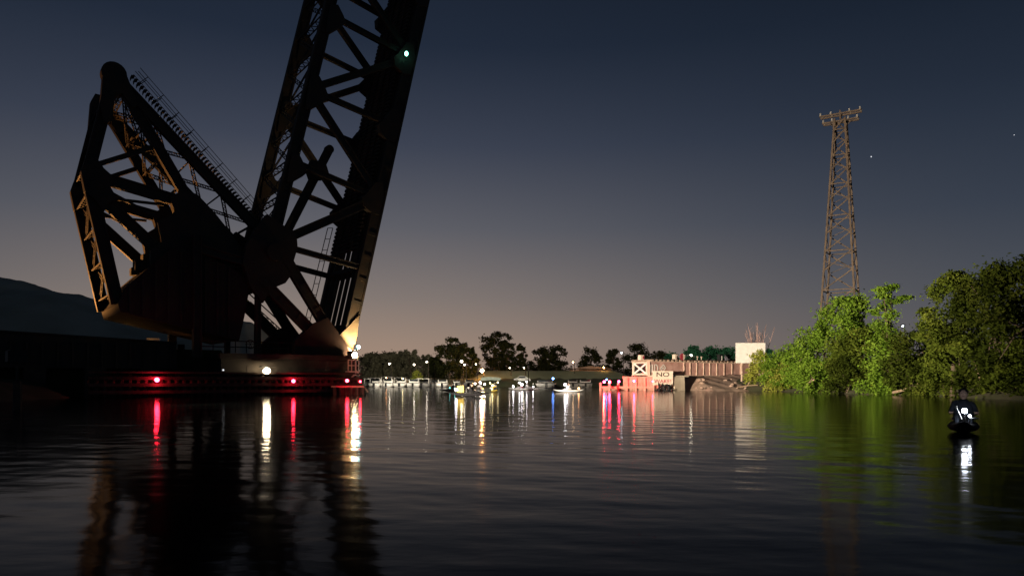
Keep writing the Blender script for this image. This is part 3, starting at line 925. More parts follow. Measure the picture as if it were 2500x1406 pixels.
MB().tube([(0, .5, -.4), (0, .05, 0)], .04, 6).build('lamp_arm', BLACK, t)
MB().sphere((0, 0, 0), .09, 10, 6).build('lens', E_BLUE, t, True)

# NO WAKE! sign
Ys = 93.85
pc = pix(1618, 922.5, Ys)
sg = thing('no_wake_sign', 'cream board reading NO WAKE! in front of the pale rest pier', 'sign', (pc.x, pc.y, 0))
wS, hS = 50 / F * Ys, 34 / F * Ys
MB().box((0, 0, pc.z), (wS, .06, hS)).build('board', CREAM, sg)
for sx in (-.38, .38):
    MB().box((wS * sx, .09, .3), (.12, .1, 3.2)).build('post', TIMB, sg)
def text(body, size, loc, mat, parent, name='lettering', sx=1.0):
    cu = bpy.data.curves.new(name, 'FONT'); cu.body = body; cu.size = size; cu.align_x = 'CENTER'; cu.align_y = 'CENTER'; cu.extrude = .008
    cu.offset = .008
    cu.materials.append(mat)
    tmp = bpy.data.objects.new(name + '_tmp', cu); COL.objects.link(tmp)
    bpy.context.view_layer.update()
    me = bpy.data.meshes.new_from_object(tmp.evaluated_get(bpy.context.evaluated_depsgraph_get()))
    bpy.data.objects.remove(tmp)
    o = link(name, me, parent, loc); o.rotation_euler = (R(90), 0, 0); o.scale = (sx, 1, 1)
    return o
text('NO', .80, (0, -.05, pc.z + hS * .24), DARKP, sg, sx=1.35)
text('WAKE!', .66, (0, -.05, pc.z - hS * .24), REDP, sg, sx=1.05)
# debris tangled at the foot of the sign
db = thing('drift_pile', 'dark tangle of driftwood and tyres at the foot of the no wake sign', 'driftwood', (pc.x - .4, Ys - .2, 0))
for k in range(9):
    a = RNG.random() * 2.2 - .3; L = .8 + RNG.random()
    MB().tube([(-.7 + k * .2, RNG.normal() * .2, -.1), (-.7 + k * .2 + L * math.cos(a) * .7, RNG.normal() * .2, .15 + .8 * abs(math.sin(a)))], [.13, .07], 6).build('log', BLACK, db)
pts = [(.75 + .35 * math.cos(a), -.3, .35 + .35 * math.sin(a)) for a in np.linspace(0, 6.283, 15)]
MB().tube(pts, .13, 7, False).build('tyre', BLACK, db, True)

# blank white board on a post
Yb = 96
pb = pix(1832, 861.5, Yb)
wb = thing('white_board', 'large blank white board on a post above the bright shrub', 'board', (pb.x, pb.y, 0))
MB().box((0, 0, pb.z), (72 / F * Yb, .1, 49 / F * Yb)).build('panel', WHITE, wb)
MB().box((gx(1811, Yb) - pb.x, .12, 1.6), (.16, .14, 4.6)).build('post', GIRDL, wb)
MB().box((gx(1853, Yb) - pb.x, .12, 1.6), (.16, .14, 4.6)).build('post', GIRDL, wb)

# equipment along the track
def cab(px, py, v, w, h, mat, label, extra=None):
    u, z = NP(px, py, v)
    t = thing('track_cabinet', label, 'cabinet', bw(u, v, GZ1 + .25), TH, 'signal gear on the girder span')
    MB().box((0, 0, h / 2), (w, .5, h)).build('housing', mat, t)
    MB().box((0, 0, h + .03), (w + .1, .6, .06)).build('lid', BLACK, t)
    MB().box((w * .25, -.27, h * .5), (w * .38, .03, h * .6)).build('door', extra or BLACK, t)
    return t
cab(1565, 872, .8, .62, .62, CREAM, 'small cream and red cabinet above the crossed end of the girder', REDP)
cab(1648, 872, .8, .5, .85, CREAM, 'narrow cream signal cabinet left of the round red disc', DARKP)
cab(1757, 872, .8, .5, 1.0, BLACK, 'black cabinet with a pale door near the white board', WHITE)
u, z = NP(1666, 871, .6)
t = thing('signal_disc', 'round red signal disc with a cream half on the girder span', 'signal', bw(u, .6, GZ1 + .25), TH, 'signal gear on the girder span')
zz = z - GZ1 - .25
MB().tube([(0, .1, 0), (0, .1, zz)], .05, 6).build('post', BLACK, t)
MB().prism(circ((0, zz), .46, 20), -.03, .03).build('disc', REDP, t)
MB().prism([(.08 + .38 * math.cos(a), zz + .38 * math.sin(a)) for a in np.linspace(-1.4, 1.4, 9)], -.06, -.035).build('cream_half', CREAM, t)
u, z = NP(1687, 867, .6)
t = thing('signal_lamp', 'small white lamp on a post right of the round red disc', 'lamp', bw(u, .6, GZ1 + .25), TH, 'signal gear on the girder span')
MB().tube([(0, .1, 0), (0, .1, z - GZ1 - .25)], .045, 6).build('post', BLACK, t)
bulb(t, (0, -.02, z - GZ1 - .25), .12, E_STRW)
for px, lb in ((1702, 'first low pale switch stand right of the white signal lamp'), (1712, 'second low pale switch stand right of the white signal lamp')):
    u, z = NP(px, 874, .8)
    t = thing('switch_stand', lb, 'switch stand', bw(u, .8, GZ1 + .25), TH, 'signal gear on the girder span')
    MB().box((0, 0, .1), (.4, .4, .2)).build('base', BLACK, t)
    MB().tube([(0, 0, .2), (.05, 0, .55)], .05, 6).build('stem', CREAM, t)
    MB().box((.05, 0, .6), (.3, .05, .16)).build('target', CREAM, t)

# ------------------------------------------------------------------ pylon
Yp = 112.0
pb = pix(2052, 905, Yp)
py_ = thing('transmission_pylon', 'tall warm lit brown lattice transmission pylon rising above the bank trees', 'pylon', (pb.x, pb.y, 1.0), R(-33))
ztop = pix(2052, 292, Yp).z - 1.0
zs = [0]
while zs[-1] < ztop - 1.2:
    zs.append(zs[-1] + max(1.7, 3.7 - zs[-1] * .05))
zs[-1] = ztop
def hw(z):
    return 3.0 + (.72 - 3.0) * z / ztop
for sx, sy in ((-1, -1), (1, -1), (1, 1), (-1, 1)):
    MB().bar((sx * hw(0), sy * hw(0), -.8), (sx * hw(ztop), sy * hw(ztop), ztop), .26, .26, (0, 1, 0)).build('leg', PYL, py_)
faces = [((-1, -1), (1, -1)), ((1, -1), (1, 1)), ((1, 1), (-1, 1)), ((-1, 1), (-1, -1))]
for fi, (a, b) in enumerate(faces):
    for i in range(len(zs) - 1):
        z0, z1 = zs[i], zs[i + 1]
        h0, h1 = hw(z0), hw(z1)
        nx, ny = (a[0] + b[0]) / 2, (a[1] + b[1]) / 2
        if fi in (0, 2):
            p, q = (a[0] * h0, a[1] * h0, z0), (b[0] * h1, b[1] * h1, z1)
        else:
            p, q = (a[0] * h0, a[1] * h0, z0), (b[0] * h1, b[1] * h1, z1)
        MB().bar(p, q, .17, .08, (nx, ny, 0)).build('diagonal_brace', PYL, py_)
        if i % 2 == 0:
            MB().bar((a[0] * h0, a[1] * h0, z0 + .05), (b[0] * h0, b[1] * h0, z0 + .05), .15, .09, (nx, ny, 0)).build('horizontal_brace', PYL, py_)
        else:
            MB().bar((b[0] * h0, b[1] * h0, z0), (a[0] * (h1 * .5 + h0 * .5) , a[1] * (h1 * .5 + h0 * .5), (z0 + z1) / 2), .09, .06, (nx, ny, 0)).build('secondary_brace', PYL, py_)
for z, L in ((ztop + .75, 2.9), (ztop - .35, 2.5)):
    for v in (-.5, .5):
        MB().bar((-L, v, z), (L, v, z), .22, .2, (0, 0, 1)).build('crossarm', PYL, py_)
    for x in (-L + .15, -L * .45, L * .45, L - .15):
        for v in (-.5, .5):
            MB().tube([(x, v, z + .1), (x, v, z + .22), (x, v, z + .34), (x, v, z + .46)], [.09, .17, .10, .15], 8).build('insulator', GLASSI, py_)
for sx in (-1, 1):
    MB().bar((sx * .5, 0, ztop - 1.4), (sx * 1.5, 0, ztop - .45), .1, .1).build('arm_brace', PYL, py_)
    MB().bar((0, sx * .5, ztop - .1), (0, sx * .5, ztop + 1.25), .16, .16).build('top_post', PYL, py_)

# ------------------------------------------------------------------ trees and shrubs
def foliage_mesh(name, clumps, n, leaf, mat, rng, flat=.0):
    """clumps: (x, y, z, r, rz) ; many small pointed leaf faces spread through the clumps"""
    c = np.array(clumps)
    w = c[:, 3] ** 2; w = w / w.sum()
    idx = rng.choice(len(c), n, p=w)
    d = rng.normal(size=(n, 3)); d /= np.linalg.norm(d, axis=1)[:, None]
    rr = rng.random(n) ** .42 * np.where(rng.random(n) < .2, 1.0 + rng.random(n) * 1.0, 1.0)
    P = c[idx, :3] + d * rr[:, None] * np.stack([c[idx, 3], c[idx, 3], c[idx, 4]], -1)
    a = rng.normal(size=(n, 3)); a[:, 2] *= .7; a[:, 2] -= .25
    a /= np.linalg.norm(a, axis=1)[:, None]
    b = np.cross(a, rng.normal(size=(n, 3))); b /= np.linalg.norm(b, axis=1)[:, None]
    s = leaf * (.55 + .9 * rng.random(n))[:, None]
    v = np.stack([P - a * s * .5, P + b * s * .27, P + a * s * .6, P - b * s * .27], 1).reshape(-1, 3)
    me = bpy.data.meshes.new(name)
    me.vertices.add(len(v)); me.vertices.foreach_set('co', v.ravel().astype(np.float32))
    me.loops.add(4 * n); me.loops.foreach_set('vertex_index', np.arange(4 * n, dtype=np.int32))
    me.polygons.add(n)
    me.polygons.foreach_set('loop_start', np.arange(0, 4 * n, 4, dtype=np.int32))
    me.polygons.foreach_set('loop_total', np.full(n, 4, dtype=np.int32))
    me.materials.append(mat)
    me.update(calc_edges=True)
    return me
def tree(name, label, cat, x, y, z0, H, W, n, leaf, mat, seed, group, low=.25, nc=None, shape='round', trunk=True, custom=None):
    rng = np.random.default_rng(seed)
    t = thing(name, label, cat, (x, y, z0), 0, group)
    cl = []
    if custom:
        cl = list(custom)
    else:
        nc = nc or int(26 + W * 5)
        for k in range(nc):
            f = rng.random()
            z = H * (low + (1 - low) * f)
            if shape == 'round':
                r = W / 2 * math.sqrt(max(.05, 1 - ((f - .42) / .62) ** 2))
            elif shape == 'full':
                r = W / 2 * (1.05 if f < .8 else .8)
            elif shape == 'bush':
                r = W / 2 * math.sqrt(max(.05, 1 - (f * .98) ** 2))
            else:
                r = W / 2 * (1 - f * .6)
            a = rng.random() * 6.283; q = r * math.sqrt(rng.random()) * .92
            cr = W * (.07 + .12 * rng.random() ** 1.5)
            cl.append((q * math.cos(a), q * math.sin(a), z - cr * .5, cr, cr * (.65 + .25 * rng.random())))
    link('crown', foliage_mesh('crown', cl, n, leaf, mat, rng), t)
    r0 = max(.05, H * .022)
    mb = MB()
    if trunk:
        bend = rng.normal() * .04 * H
        tp = [(0, 0, -1.2), (bend * .3, bend * .1, H * .22), (bend * .7, bend * .3, H * .5), (bend, bend * .4, H * .8)]
        mb.tube(tp, [r0 * 1.25, r0, r0 * .65, r0 * .25], 7)
        for k in range(min(9, len(cl))):
            c = cl[int(rng.integers(len(cl)))]
            f = .18 + .5 * rng.random()
            b0_ = Vector(tp[1]).lerp(Vector(tp[3]), f)
            e = Vector(c[:3]); m = b0_.lerp(e, .5) + Vector((0, 0, .06 * H))
            mb.tube([b0_, m, e], [r0 * .5, r0 * .32, r0 * .12], 5)
        mb.build('trunk', BARK, t, True)
    else:
        for k in range(5):
            c = cl[int(rng.integers(len(cl)))]
            e = Vector(c[:3])
            mb.tube([(rng.normal() * .2, rng.normal() * .2, -.8), (e.x * .4, e.y * .4, e.z * .55), tuple(e)], [.06, .045, .015], 5)
        mb.build('stem', BARK, t, True)
    return t
def ptree(name, label, cat, px, Y, top, wpx, n, leaf, mat, seed, group, z0=.6, **kw):
    p = pix(px, top, Y)
    return tree(name, label, cat, p.x, Y, z0, p.z - z0, wpx / F * Y, n, leaf, mat, seed, group, **kw)
GB = 'trees and shrubs on the right bank'
ptree('bank_tree', 'largest dark green tree at the right edge of the picture', 'tree', 2530, 50, 618, 300, 15000, .26, LEAFR, 11, GB, low=.12)
ptree('bank_tree', 'tall olive green tree rising just left of the largest tree', 'tree', 2425, 54, 652, 230, 13000, .25, LEAFR, 12, GB, low=.12)
ptree('bank_tree', 'broad leafy tree with a stepped top right of the sky gap', 'tree', 2325, 58, 664, 170, 11000, .25, LEAFA, 13, GB, low=.1)
ptree('bank_tree', 'low dark tree filling the dip below the sky gap', 'tree', 2245, 64, 792, 170, 8000, .24, LEAFR, 14, GB, low=.1)
# the layered sapling in the gap
p = pix(2165, 700, 70)
def cpx(px, py, r, rz, Y=70, z0=.6, bx=p.x):
    q = pix(px, py, Y); return (q.x - bx, RNG.normal() * .4, q.z - z0, r, rz)
tree('layered_sapling', 'slim sapling with flat layered sprays against the sky gap', 'tree', p.x, 70, .6, p.z - .6, 3, 5200, .24, LEAFB, 15, GB,
     custom=[cpx(2160, 706, 1.0, .3), cpx(2180, 700, .7, .25), cpx(2150, 724, .8, .3), cpx(2205, 728, .75, .22), cpx(2185, 735, .9, .28), cpx(2160, 748, .7, .4), cpx(2165, 770, .8, .5), cpx(2158, 795, 1.1, .7), cpx(2140, 760, .6, .4), cpx(2170, 820, 1.4, 1), cpx(2150, 850, 1.7, 1)])
ptree('bank_tree', 'bright leafy tree in front of the foot of the pylon', 'tree', 2062, 78, 722, 150, 8000, .28, LEAFB, 16, GB, low=.45)
ptree('bank_tree', 'dark bushy tree below the layered sapling', 'tree', 2115, 72, 800, 190, 10000, .26, LEAFA, 17, GB, low=.1)
ptree('bank_tree', 'rounded green tree left of the foot of the pylon', 'tree', 1985, 82, 806, 150, 9000, .26, LEAFB, 18, GB, low=.12)
ptree('bank_tree', 'low spreading tree between the white board and the pylon trees', 'tree', 1925, 86, 850, 130, 7000, .25, LEAFB, 19, GB, low=.1)
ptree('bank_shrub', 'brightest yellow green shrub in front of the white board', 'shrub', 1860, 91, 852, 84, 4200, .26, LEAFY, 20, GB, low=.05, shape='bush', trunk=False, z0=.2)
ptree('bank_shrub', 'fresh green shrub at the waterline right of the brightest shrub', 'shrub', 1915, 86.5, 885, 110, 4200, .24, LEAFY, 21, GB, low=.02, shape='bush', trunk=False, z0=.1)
for k, (px, Y, top, w, m, lb) in enumerate(((1990, 77, 872, 130, LEAFB, 'waterline shrub under the rounded tree left of the pylon'), (2065, 71, 868, 120, LEAFR, 'waterline shrub directly under the pylon'),
        (2140, 67, 870, 130, LEAFB, 'waterline shrub under the layered sapling'), (2225, 63, 868, 130, LEAFR, 'waterline shrub under the sky gap'),
        (2310, 60, 845, 140, LEAFA, 'waterline shrub above the pale fallen log'), (2395, 55, 835, 150, LEAFR, 'waterline shrub left of the leaning white stem'), (2490, 50, 820, 170, LEAFA, 'waterline shrub under the largest tree at the picture edge'))):
    ptree('bank_shrub', lb, 'shrub', px, Y, top, w, 5000, .22, m, 30 + k, GB, low=.0, shape='bush', trunk=False, z0=.15)
GT = 'dark trees behind the girder span'
for k, (px, top, w, Y, lb) in enumerate(((1696, 846, 84, 132, 'blue green tree behind the round red signal disc'), (1738, 848, 76, 134, 'blue green tree behind the middle of the girder span'),
        (1780, 848, 76, 133, 'blue green tree just left of the white board'), (1893, 846, 60, 122, 'blue green tree just right of the white board'), (1640, 862, 60, 140, 'low blue green tree behind the narrow signal cabinet'))):
    ptree('blue_green_tree', lb, 'tree', px, Y, top, w, 6000, .36, TEAL, 50 + k, GT, low=.0, z0=1.0)
# bare shrub behind the white board
p = pix(1850, 785, 101)
t = thing('bare_shrub', 'leafless pink grey shrub standing up behind the white board', 'shrub', (p.x, 101, .8))
Hs = p.z - .8
for k in range(16):
    a = RNG.normal() * .16; b = RNG.normal() * .14
    top = Hs * (.75 + .3 * RNG.random())
    pts = [(RNG.normal() * .25, RNG.normal() * .25, -.5), (a * Hs * .35, b * Hs * .35, top * .45), (a * Hs * .9 + RNG.normal() * .12, b * Hs * .9, top)]
    mb = MB().tube(pts, [.09, .06, .02], 5)
    for j in range(4):
        f = .45 + .12 * j
        q = Vector(pts[1]).lerp(Vector(pts[2]), (f - .4) / .6 + .1)
        mb.tube([q, q + Vector((RNG.normal() * .35, RNG.normal() * .3, .5 + .5 * RNG.random()))], [.035, .012], 4)
    mb.build('branch', TWIG, t)
# logs and a leaning stem at the water's edge
def log(label, a, b, Y0_, Y1_, r, mat=DRIFT):
    p, q = pix(*a, Y0_), pix(*b, Y1_)
    t = thing('fallen_log', label, 'log', tuple(p), 0, 'fallen wood at the water edge')
    m = (q - p) * .5 + Vector((0, 0, .12 * (q - p).length * .3))
    MB().tube([(0, 0, 0), tuple(m), tuple(q - p)], [r, r * .8, r * .5], 8).build('trunk', mat, t, True)
    MB().tube([tuple(m), tuple(m + Vector((.3, -.2, .6)))], [r * .5, r * .2], 6).build('branch', mat, t, True)
log('long pale fallen log lying at the waterline under the sky gap', (2180, 958), (2292, 940), 64.5, 61, .13)
log('curved pale branch reaching over the water below the pylon trees', (1962, 948), (1988, 926), 77, 75, .13)
log('tangle of pale branches at the waterline under the white board', (1800, 946), (1850, 940), 92, 90, .10)
log('thin pale stem leaning over the bank at the far end of the trees', (2402, 958), (2378, 880), 54, 55, .07)

# rubble slope below the span and the loose stones on it
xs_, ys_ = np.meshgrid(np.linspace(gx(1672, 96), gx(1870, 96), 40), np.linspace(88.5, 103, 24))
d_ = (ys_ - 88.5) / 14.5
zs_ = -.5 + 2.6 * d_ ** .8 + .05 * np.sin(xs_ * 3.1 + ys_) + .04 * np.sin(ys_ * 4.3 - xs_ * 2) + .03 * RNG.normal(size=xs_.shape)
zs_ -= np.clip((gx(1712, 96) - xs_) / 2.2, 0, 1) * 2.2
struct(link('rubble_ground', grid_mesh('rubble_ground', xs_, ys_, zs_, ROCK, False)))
GRK = 'pale stones along the lit shore'
for k in range(22):
    rng = np.random.default_rng(100 + k)
    px = 1690 + 150 * rng.random(); f = rng.random()
    Y = 90.5 + 8 * f; r = .16 + .26 * rng.random() ** 2
    x = gx(px, Y)
    bm = bmesh.new(); bmesh.ops.create_icosphere(bm, subdivisions=1, radius=r)
    for v in bm.verts:
        v.co *= 1 + rng.normal() * .16
        v.co.z *= .62
    me = bpy.data.meshes.new('boulder'); bm.to_mesh(me); bm.free(); me.materials.append(ROCK)
    zz = -.5 + 2.6 * ((Y - 88.5) / 14.5) ** .8
    o = link('boulder', me, None, (x, Y, max(zz, -.05) + r * .2)); o.rotation_euler = (rng.normal() * .3, rng.normal() * .3, rng.random() * 6)
    tag(o, ('large' if r > .26 else 'small') + ' pale angular stone in the lit rubble ' + ('at the waterline' if f < .35 else 'up the slope') + (' near the rest pier' if px < 1765 else ' near the white board'), 'stone', GRK)

# ------------------------------------------------------------------ far shore
GF = 'trees on the far shore'
far = ((905, 862, 44, 172, LEAFO, 'pale grey tree leftmost on the far shore beside the lamp mast'), (938, 858, 54, 172, LEAFO, 'grey olive tree second from the lamp mast on the far shore'),
       (972, 856, 54, 173, LEAFO, 'grey olive tree in the middle of the flat topped row'), (1003, 855, 40, 171, LEAFO, 'olive tree ending the flat topped row on the far shore'),
       (1034, 866, 44, 172, LEAFO, 'low rounded olive tree right of the flat topped row'), (1062, 872, 44, 171, LEAFD, 'small dark tree left of the tallest left tree'),
       (1098, 822, 72, 166, LEAFD, 'tall dark tree standing alone behind the moored boats'), (1127, 838, 44, 167, LEAFD, 'dark tree with a notched top beside the tall lone tree'), (1152, 845, 38, 168, LEAFD, 'smaller dark tree with white lamps shining at its foot'),
       (1206, 806, 66, 178, LEAFD, 'tallest dark tree right of the orange street lamp'), (1238, 814, 50, 179, LEAFD, 'dark tree joined to the tallest one'), (1272, 838, 34, 180, LEAFD, 'small pointed dark tree right of the tallest pair'),
       (1322, 850, 62, 185, LEAFD, 'rounded dark tree behind the levee left of the twin domes'), (1360, 843, 62, 185, LEAFD, 'broad domed dark tree behind the levee'), (1440, 846, 66, 185, LEAFD, 'domed dark tree right of the small orange lamp'),
       (1497, 852, 44, 184, LEAFD, 'small dark tree under the tall blue white lamp'), (1555, 838, 80, 190, LEAFD, 'large dark tree behind the crossed end of the girder'), (1605, 856, 70, 190, LEAFD, 'low dark tree sloping away behind the girder span'))
for k, (px, top, w, Y, m, lb) in enumerate(far):
    ptree('far_tree', lb, 'tree', px, Y, top, w, 6500 if m is LEAFO else 5200, .46, m, 70 + k, GF, z0=1.2, low=-.05 if m is LEAFO or px > 1290 else .12, nc=60, shape='full' if m is LEAFO else 'round')
# continuous undergrowth behind
rng = np.random.default_rng(5)
cl = []
for px in range(870, 1660, 10):
    Y = 192
    p = pix(px, 897 + rng.normal() * 4, Y)
    cl.append((p.x, Y + rng.normal() * 2, 1.5, 1.7, 2.6 + rng.random()))
for px in range(878, 1022, 7):
    for py in (866, 880, 895, 910):
        p = pix(px, py + rng.normal() * 3, 178); cl.append((p.x, 178 + rng.normal(), p.z - 1.0, 1.3, 1.2))
for px in range(1020, 1660, 9):
    p = pix(px, 890 + 8 * math.sin(px * .05) + rng.normal() * 4, 195); cl.append((p.x, 195, p.z - 2, 1.6, 1.9))
for px in range(-260, 330, 16):
    p = pix(px, 900, 96); cl.append((p.x, 96, 1.5, 1.8, 2.2))
o = link('undergrowth', foliage_mesh('undergrowth', cl, 26000, .55, LEAFO, rng))
tag(o, 'low dark undergrowth along the far shore', 'undergrowth', None, 'stuff')

GL = 'street lamps on the far shore'
street_lamp(951, 888, 158, .15, E_STRW, 'white street lamp in front of the flat topped tree row', GL)
street_lamp(1011, 890, 158, .15, E_STRW, 'white street lamp at the right end of the flat topped tree row', GL)
street_lamp(1042, 883, 158, .14, E_STRW, 'white street lamp before the low rounded olive tree', GL)
street_lamp(1127, 882, 158, .24, E_STRW, 'brightest white street lamp between the dark trees', GL)
street_lamp(1134, 890, 157, .15, E_STRW, 'lower white street lamp just right of the brightest one', GL)
street_lamp(1162, 889, 160, .11, E_STRW, 'faint lamp left of the orange street lamp', GL)
street_lamp(1177, 905, 162, .32, E_SODS, 'glaring orange street lamp on the far shore', GL)
street_lamp(1244, 898, 168, .10, E_STRW, 'dim lamp above the left end of the levee', GL, z0=3)
street_lamp(1279, 898, 168, .11, E_STRW, 'small lamp above the parked car', GL, z0=3)
street_lamp(1399, 884, 170, .16, emat('peach_lamp_glow', (1, .6, .3), 24), 'peach lamp between the two domed trees', GL, z0=3)
street_lamp(1518, 861, 150, .14, E_STRB, 'tall blue white lamp left of the girder end', GL)
street_lamp(2204, 796, 96, .10, emat('cold_yard_lamp_glow', (.75, .88, 1), 18), 'cold white yard lamp glimpsed through the sky gap in the trees', GL)

# low building lit orange
p = pix(1466, 910, 178)
t = thing('low_building', 'long low building with an orange lit end wall behind the levee', 'building', (gx(1440, 178), 178, 1.0), 0)
xw = gx(1490, 178) - gx(1392, 178)
MB().box((0, 0, (p.z - 1) / 2 + .3), (xw, 5, p.z - .4)).build('wall', pmat('orange_lit_wall', (.50, .26, .14), (.40, .20, .11), .9, 1), t)  # orange lamp light put into the wall colour
MB().prism([(-xw / 2 - .3, p.z - .1), (0, p.z + .65), (xw / 2 + .3, p.z - .1)], -2.9, 2.9).build('roof', pmat('orange_lit_roof', (.34, .22, .15), None, .9, 1), t)  # roof colour carries the same orange light
for k in range(4):
    MB().box((-xw / 2 + (k + .7) * xw / 4.4, -2.53, p.z * .5), (1.0, .06, 1.0)).build('window', GLASSD, t)
p = pix(1460, 893, 173)
t = street_lamp(1474, 897, 172, .14, E_SOD, 'orange wall lamp over the low building', GL, z0=2)

# moored boats: hull, cabin, windscreen, canopy seen from the stern
def boat(px, Y, w, h, label, canopy=True, bright=True):
    L = w * 2.4
    t = thing('moored_boat', label, 'boat', (gx(px, Y), Y, 0), R(float(RNG.normal() * 6)), 'boats moored along the far shore')
    hm = BOATW if bright else BOATC
    mb = MB(); sec = []
    for i, (f, k) in enumerate(((0, .96), (.35, 1.0), (.7, .8), (.9, .42), (1, .06))):
        y = -L / 2 + L * f; zz = .75 + .3 * f ** 2
        sec.append([(-w / 2 * k, y, zz), (-w / 2 * k * .86, y, .05), (0, y, -.25 + .25 * f), (w / 2 * k * .86, y, .05), (w / 2 * k, y, zz)])
    vs = [p for s_ in sec for p in s_]; fs = []
    for i in range(4):
        for j in range(4):
            a = i * 5 + j; fs.append((a, a + 1, a + 6, a + 5))
    fs.append((0, 4, 3, 2, 1))
    for i in range(4):
        fs.append((i * 5 + 4, i * 5, i * 5 + 5, i * 5 + 9))
    mb.add(vs, fs).build('hull', hm, t, True)
    MB().box((0, .25 * L * .3, .95 + h * .25), (w * .78, L * .34, h * .55)).build('cabin', hm, t)
    MB().box((0, -.02 * L - L * .1 , 1.0 + h * .32), (w * .66, .06, h * .3)).build('windscreen', GLASSD, t)
    if canopy:
        MB().box((0, -L * .18, .95 + h * .72), (w * .9, L * .4, .08)).build('canopy', BOATC if bright else BOATW, t)
        for sx in (-1, 1):
            MB().tube([(sx * w * .4, -L * .36, .7), (sx * w * .42, -L * .36, .95 + h * .7)], .04, 5).build('canopy_post', BOATW, t)
    MB().box((0, -L / 2 - .18, .45), (.35, .35, .7)).build('outboard_motor', BLACK, t)
    return t
for px, Y, w, h, lb, c, b in ((906, 150, 2.2, 1.0, 'dim motorboat nearest the bascule fender', True, False), (921, 148, 2.3, 1.2, 'grey motorboat second from the bascule fender', True, True), (949, 148, 2.4, 1.5, 'pale cabin boat with an amber light on its roof', True, True),
                            (981, 149, 2.5, 1.3, 'long canopied boat with a tan top between two pale cabin boats', True, True), (1011, 147, 2.5, 1.2, 'pale cabin boat below the yellow lit bush', False, True), (1040, 149, 2.8, 1.0, 'low pontoon boat under a pale arched cover', True, False),
                            (1060, 150, 2.6, .9, 'open runabout left of the bright white stern', False, False), (1081, 146, 2.3, .9, 'boat with the brightest white stern behind the tall lone tree', False, True), (1115, 147, 1.7, .8, 'small white dinghy right of the tall lone tree', False, True),
                            (1146, 146, 1.9, .9, 'small white boat behind the dark kayak', False, True), (1398, 140, 2.2, .8, 'pale boat behind the white lit kayak', False, True), (1429, 140, 2.6, .8, 'white box shaped boat by the salmon fender', False, True), (1330, 150, 4.0, .7, 'long dark boat in the shade below the levee', False, False)):
    boat(px, Y, w, h, lb, c, b)
for px, py, col, lb in ((943, 922, E_ORG, 'tiny amber lamp on the roof of the pale cabin boat'), (983, 924, E_YEL, 'tiny yellow lamp on the tan canopied boat')):
    p = pix(px, py, 146)
    t = thing('cabin_lamp', lb, 'lamp', tuple(p), 0, 'small lamps on the moored boats')
    MB().box((0, .1, -.14), (.3, .3, .08)).build('base', WHITE, t)
    MB().sphere((0, 0, 0), .11, 8, 6).build('bulb', col, t, True)
# yellow-lit bush by the dock
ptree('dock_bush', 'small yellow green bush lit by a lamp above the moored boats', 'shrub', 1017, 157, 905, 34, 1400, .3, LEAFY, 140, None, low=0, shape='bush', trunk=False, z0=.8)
# floating dock and boom
t = thing('floating_dock', 'long low floating dock with the moored boats alongside', 'dock', (gx(1000, 153), 153, 0))
for k in range(10):
    MB().box((-11 + k * 2.45, 0, .28), (2.35, 1.5, .3)).build('dock_plank', TIMBP, t)
    MB().tube([(-11 + k * 2.45, .8, -2), (-11 + k * 2.45, .8, 1.5)], .11, 6).build('pile', TIMB, t)
# added fill lamps on posts, brightening the boats and levee, backs to the camera
for px, tx, lb in ((935, 965, 'slim added post with a shielded fill lamp at the left of the moored boats'), (1060, 1045, 'slim added post with a shielded fill lamp before the tall lone tree'), (1290, 1310, 'slim added post with a shielded fill lamp before the levee')):
    Yd = 138
    t = thing('dock_fill_lamp', lb, 'floodlight', (gx(px, Yd), Yd, 0), 0, 'added fill lamps by the moorings')
    MB().tube([(0, 0, -2), (0, 0, 4.3)], [.10, .06], 7).build('post', TIMB, t)
    MB().box((0, -.14, 4.35), (.4, .06, .3)).build('shield', BLACK, t)
    d_ = bpy.data.lights.new('dock_fill_beam', 'SPOT')
    d_.energy = 16000 if px > 1200 else 8000; d_.color = (1, .90, .72); d_.spot_size = R(120); d_.spot_blend = .8; d_.shadow_soft_size = .15
    o_ = bpy.data.objects.new('dock_fill_beam', d_); COL.objects.link(o_)
    o_.location = (gx(px, Yd), Yd, 4.3)
    o_.rotation_euler = (Vector((gx(tx, 165), 165, 2.2)) - o_.location).to_track_quat('-Z', 'Y').to_euler()

# parked car and covered boat on the far shore
p = pix(1274, 934, 160)
t = thing('parked_car', 'pale parked car on the grass below the levee', 'car', (p.x, 160, .95), 0)
w = 40 / F * 160
body = [(-w / 2, .3), (-w / 2, .75), (-w * .3, .85), (-w * .16, 1.35), (w * .2, 1.35), (w * .34, .9), (w / 2, .78), (w / 2, .3)]
MB().prism(body, -.8, .8).build('body', BOATW, t)
MB().prism([(-w * .26, .88), (-w * .15, 1.28), (w * .18, 1.28), (w * .3, .9)], -.83, -.79).build('window', GLASSD, t)
for sx in (-.31, .31):
    for v in (-.8, .8):
        wh = MB().prism(circ((w * sx, .32), .33, 16), v - .1, v + .1).build('wheel', BLACK, t)
        MB().prism(circ((w * sx, .32), .19, 12), v - .13, v + .13).build('rim', WHITE, wh)
p = pix(1198, 927, 160)
t = thing('covered_boat', 'boat under a pale green cover on the shore below the orange lamp', 'boat', (p.x, 160, 1.0), 0)
MB().prism([(-2.2, .35), (-2.0, .95), (-.5, 1.15), (1.6, 1.0), (2.3, .75), (1.9, .35)], -.8, .8).build('cover', pmat('pale_green_tarp', (.42, .48, .40), None, .6, 2), t)
MB().prism([(-2.0, -.1), (-2.1, .34), (1.9, .34), (1.3, -.1)], -.7, .7).build('hull', BOATC, t)
MB().box((0, 0, -.2), (3.2, 1.1, .2)).build('cradle', TIMB, t)

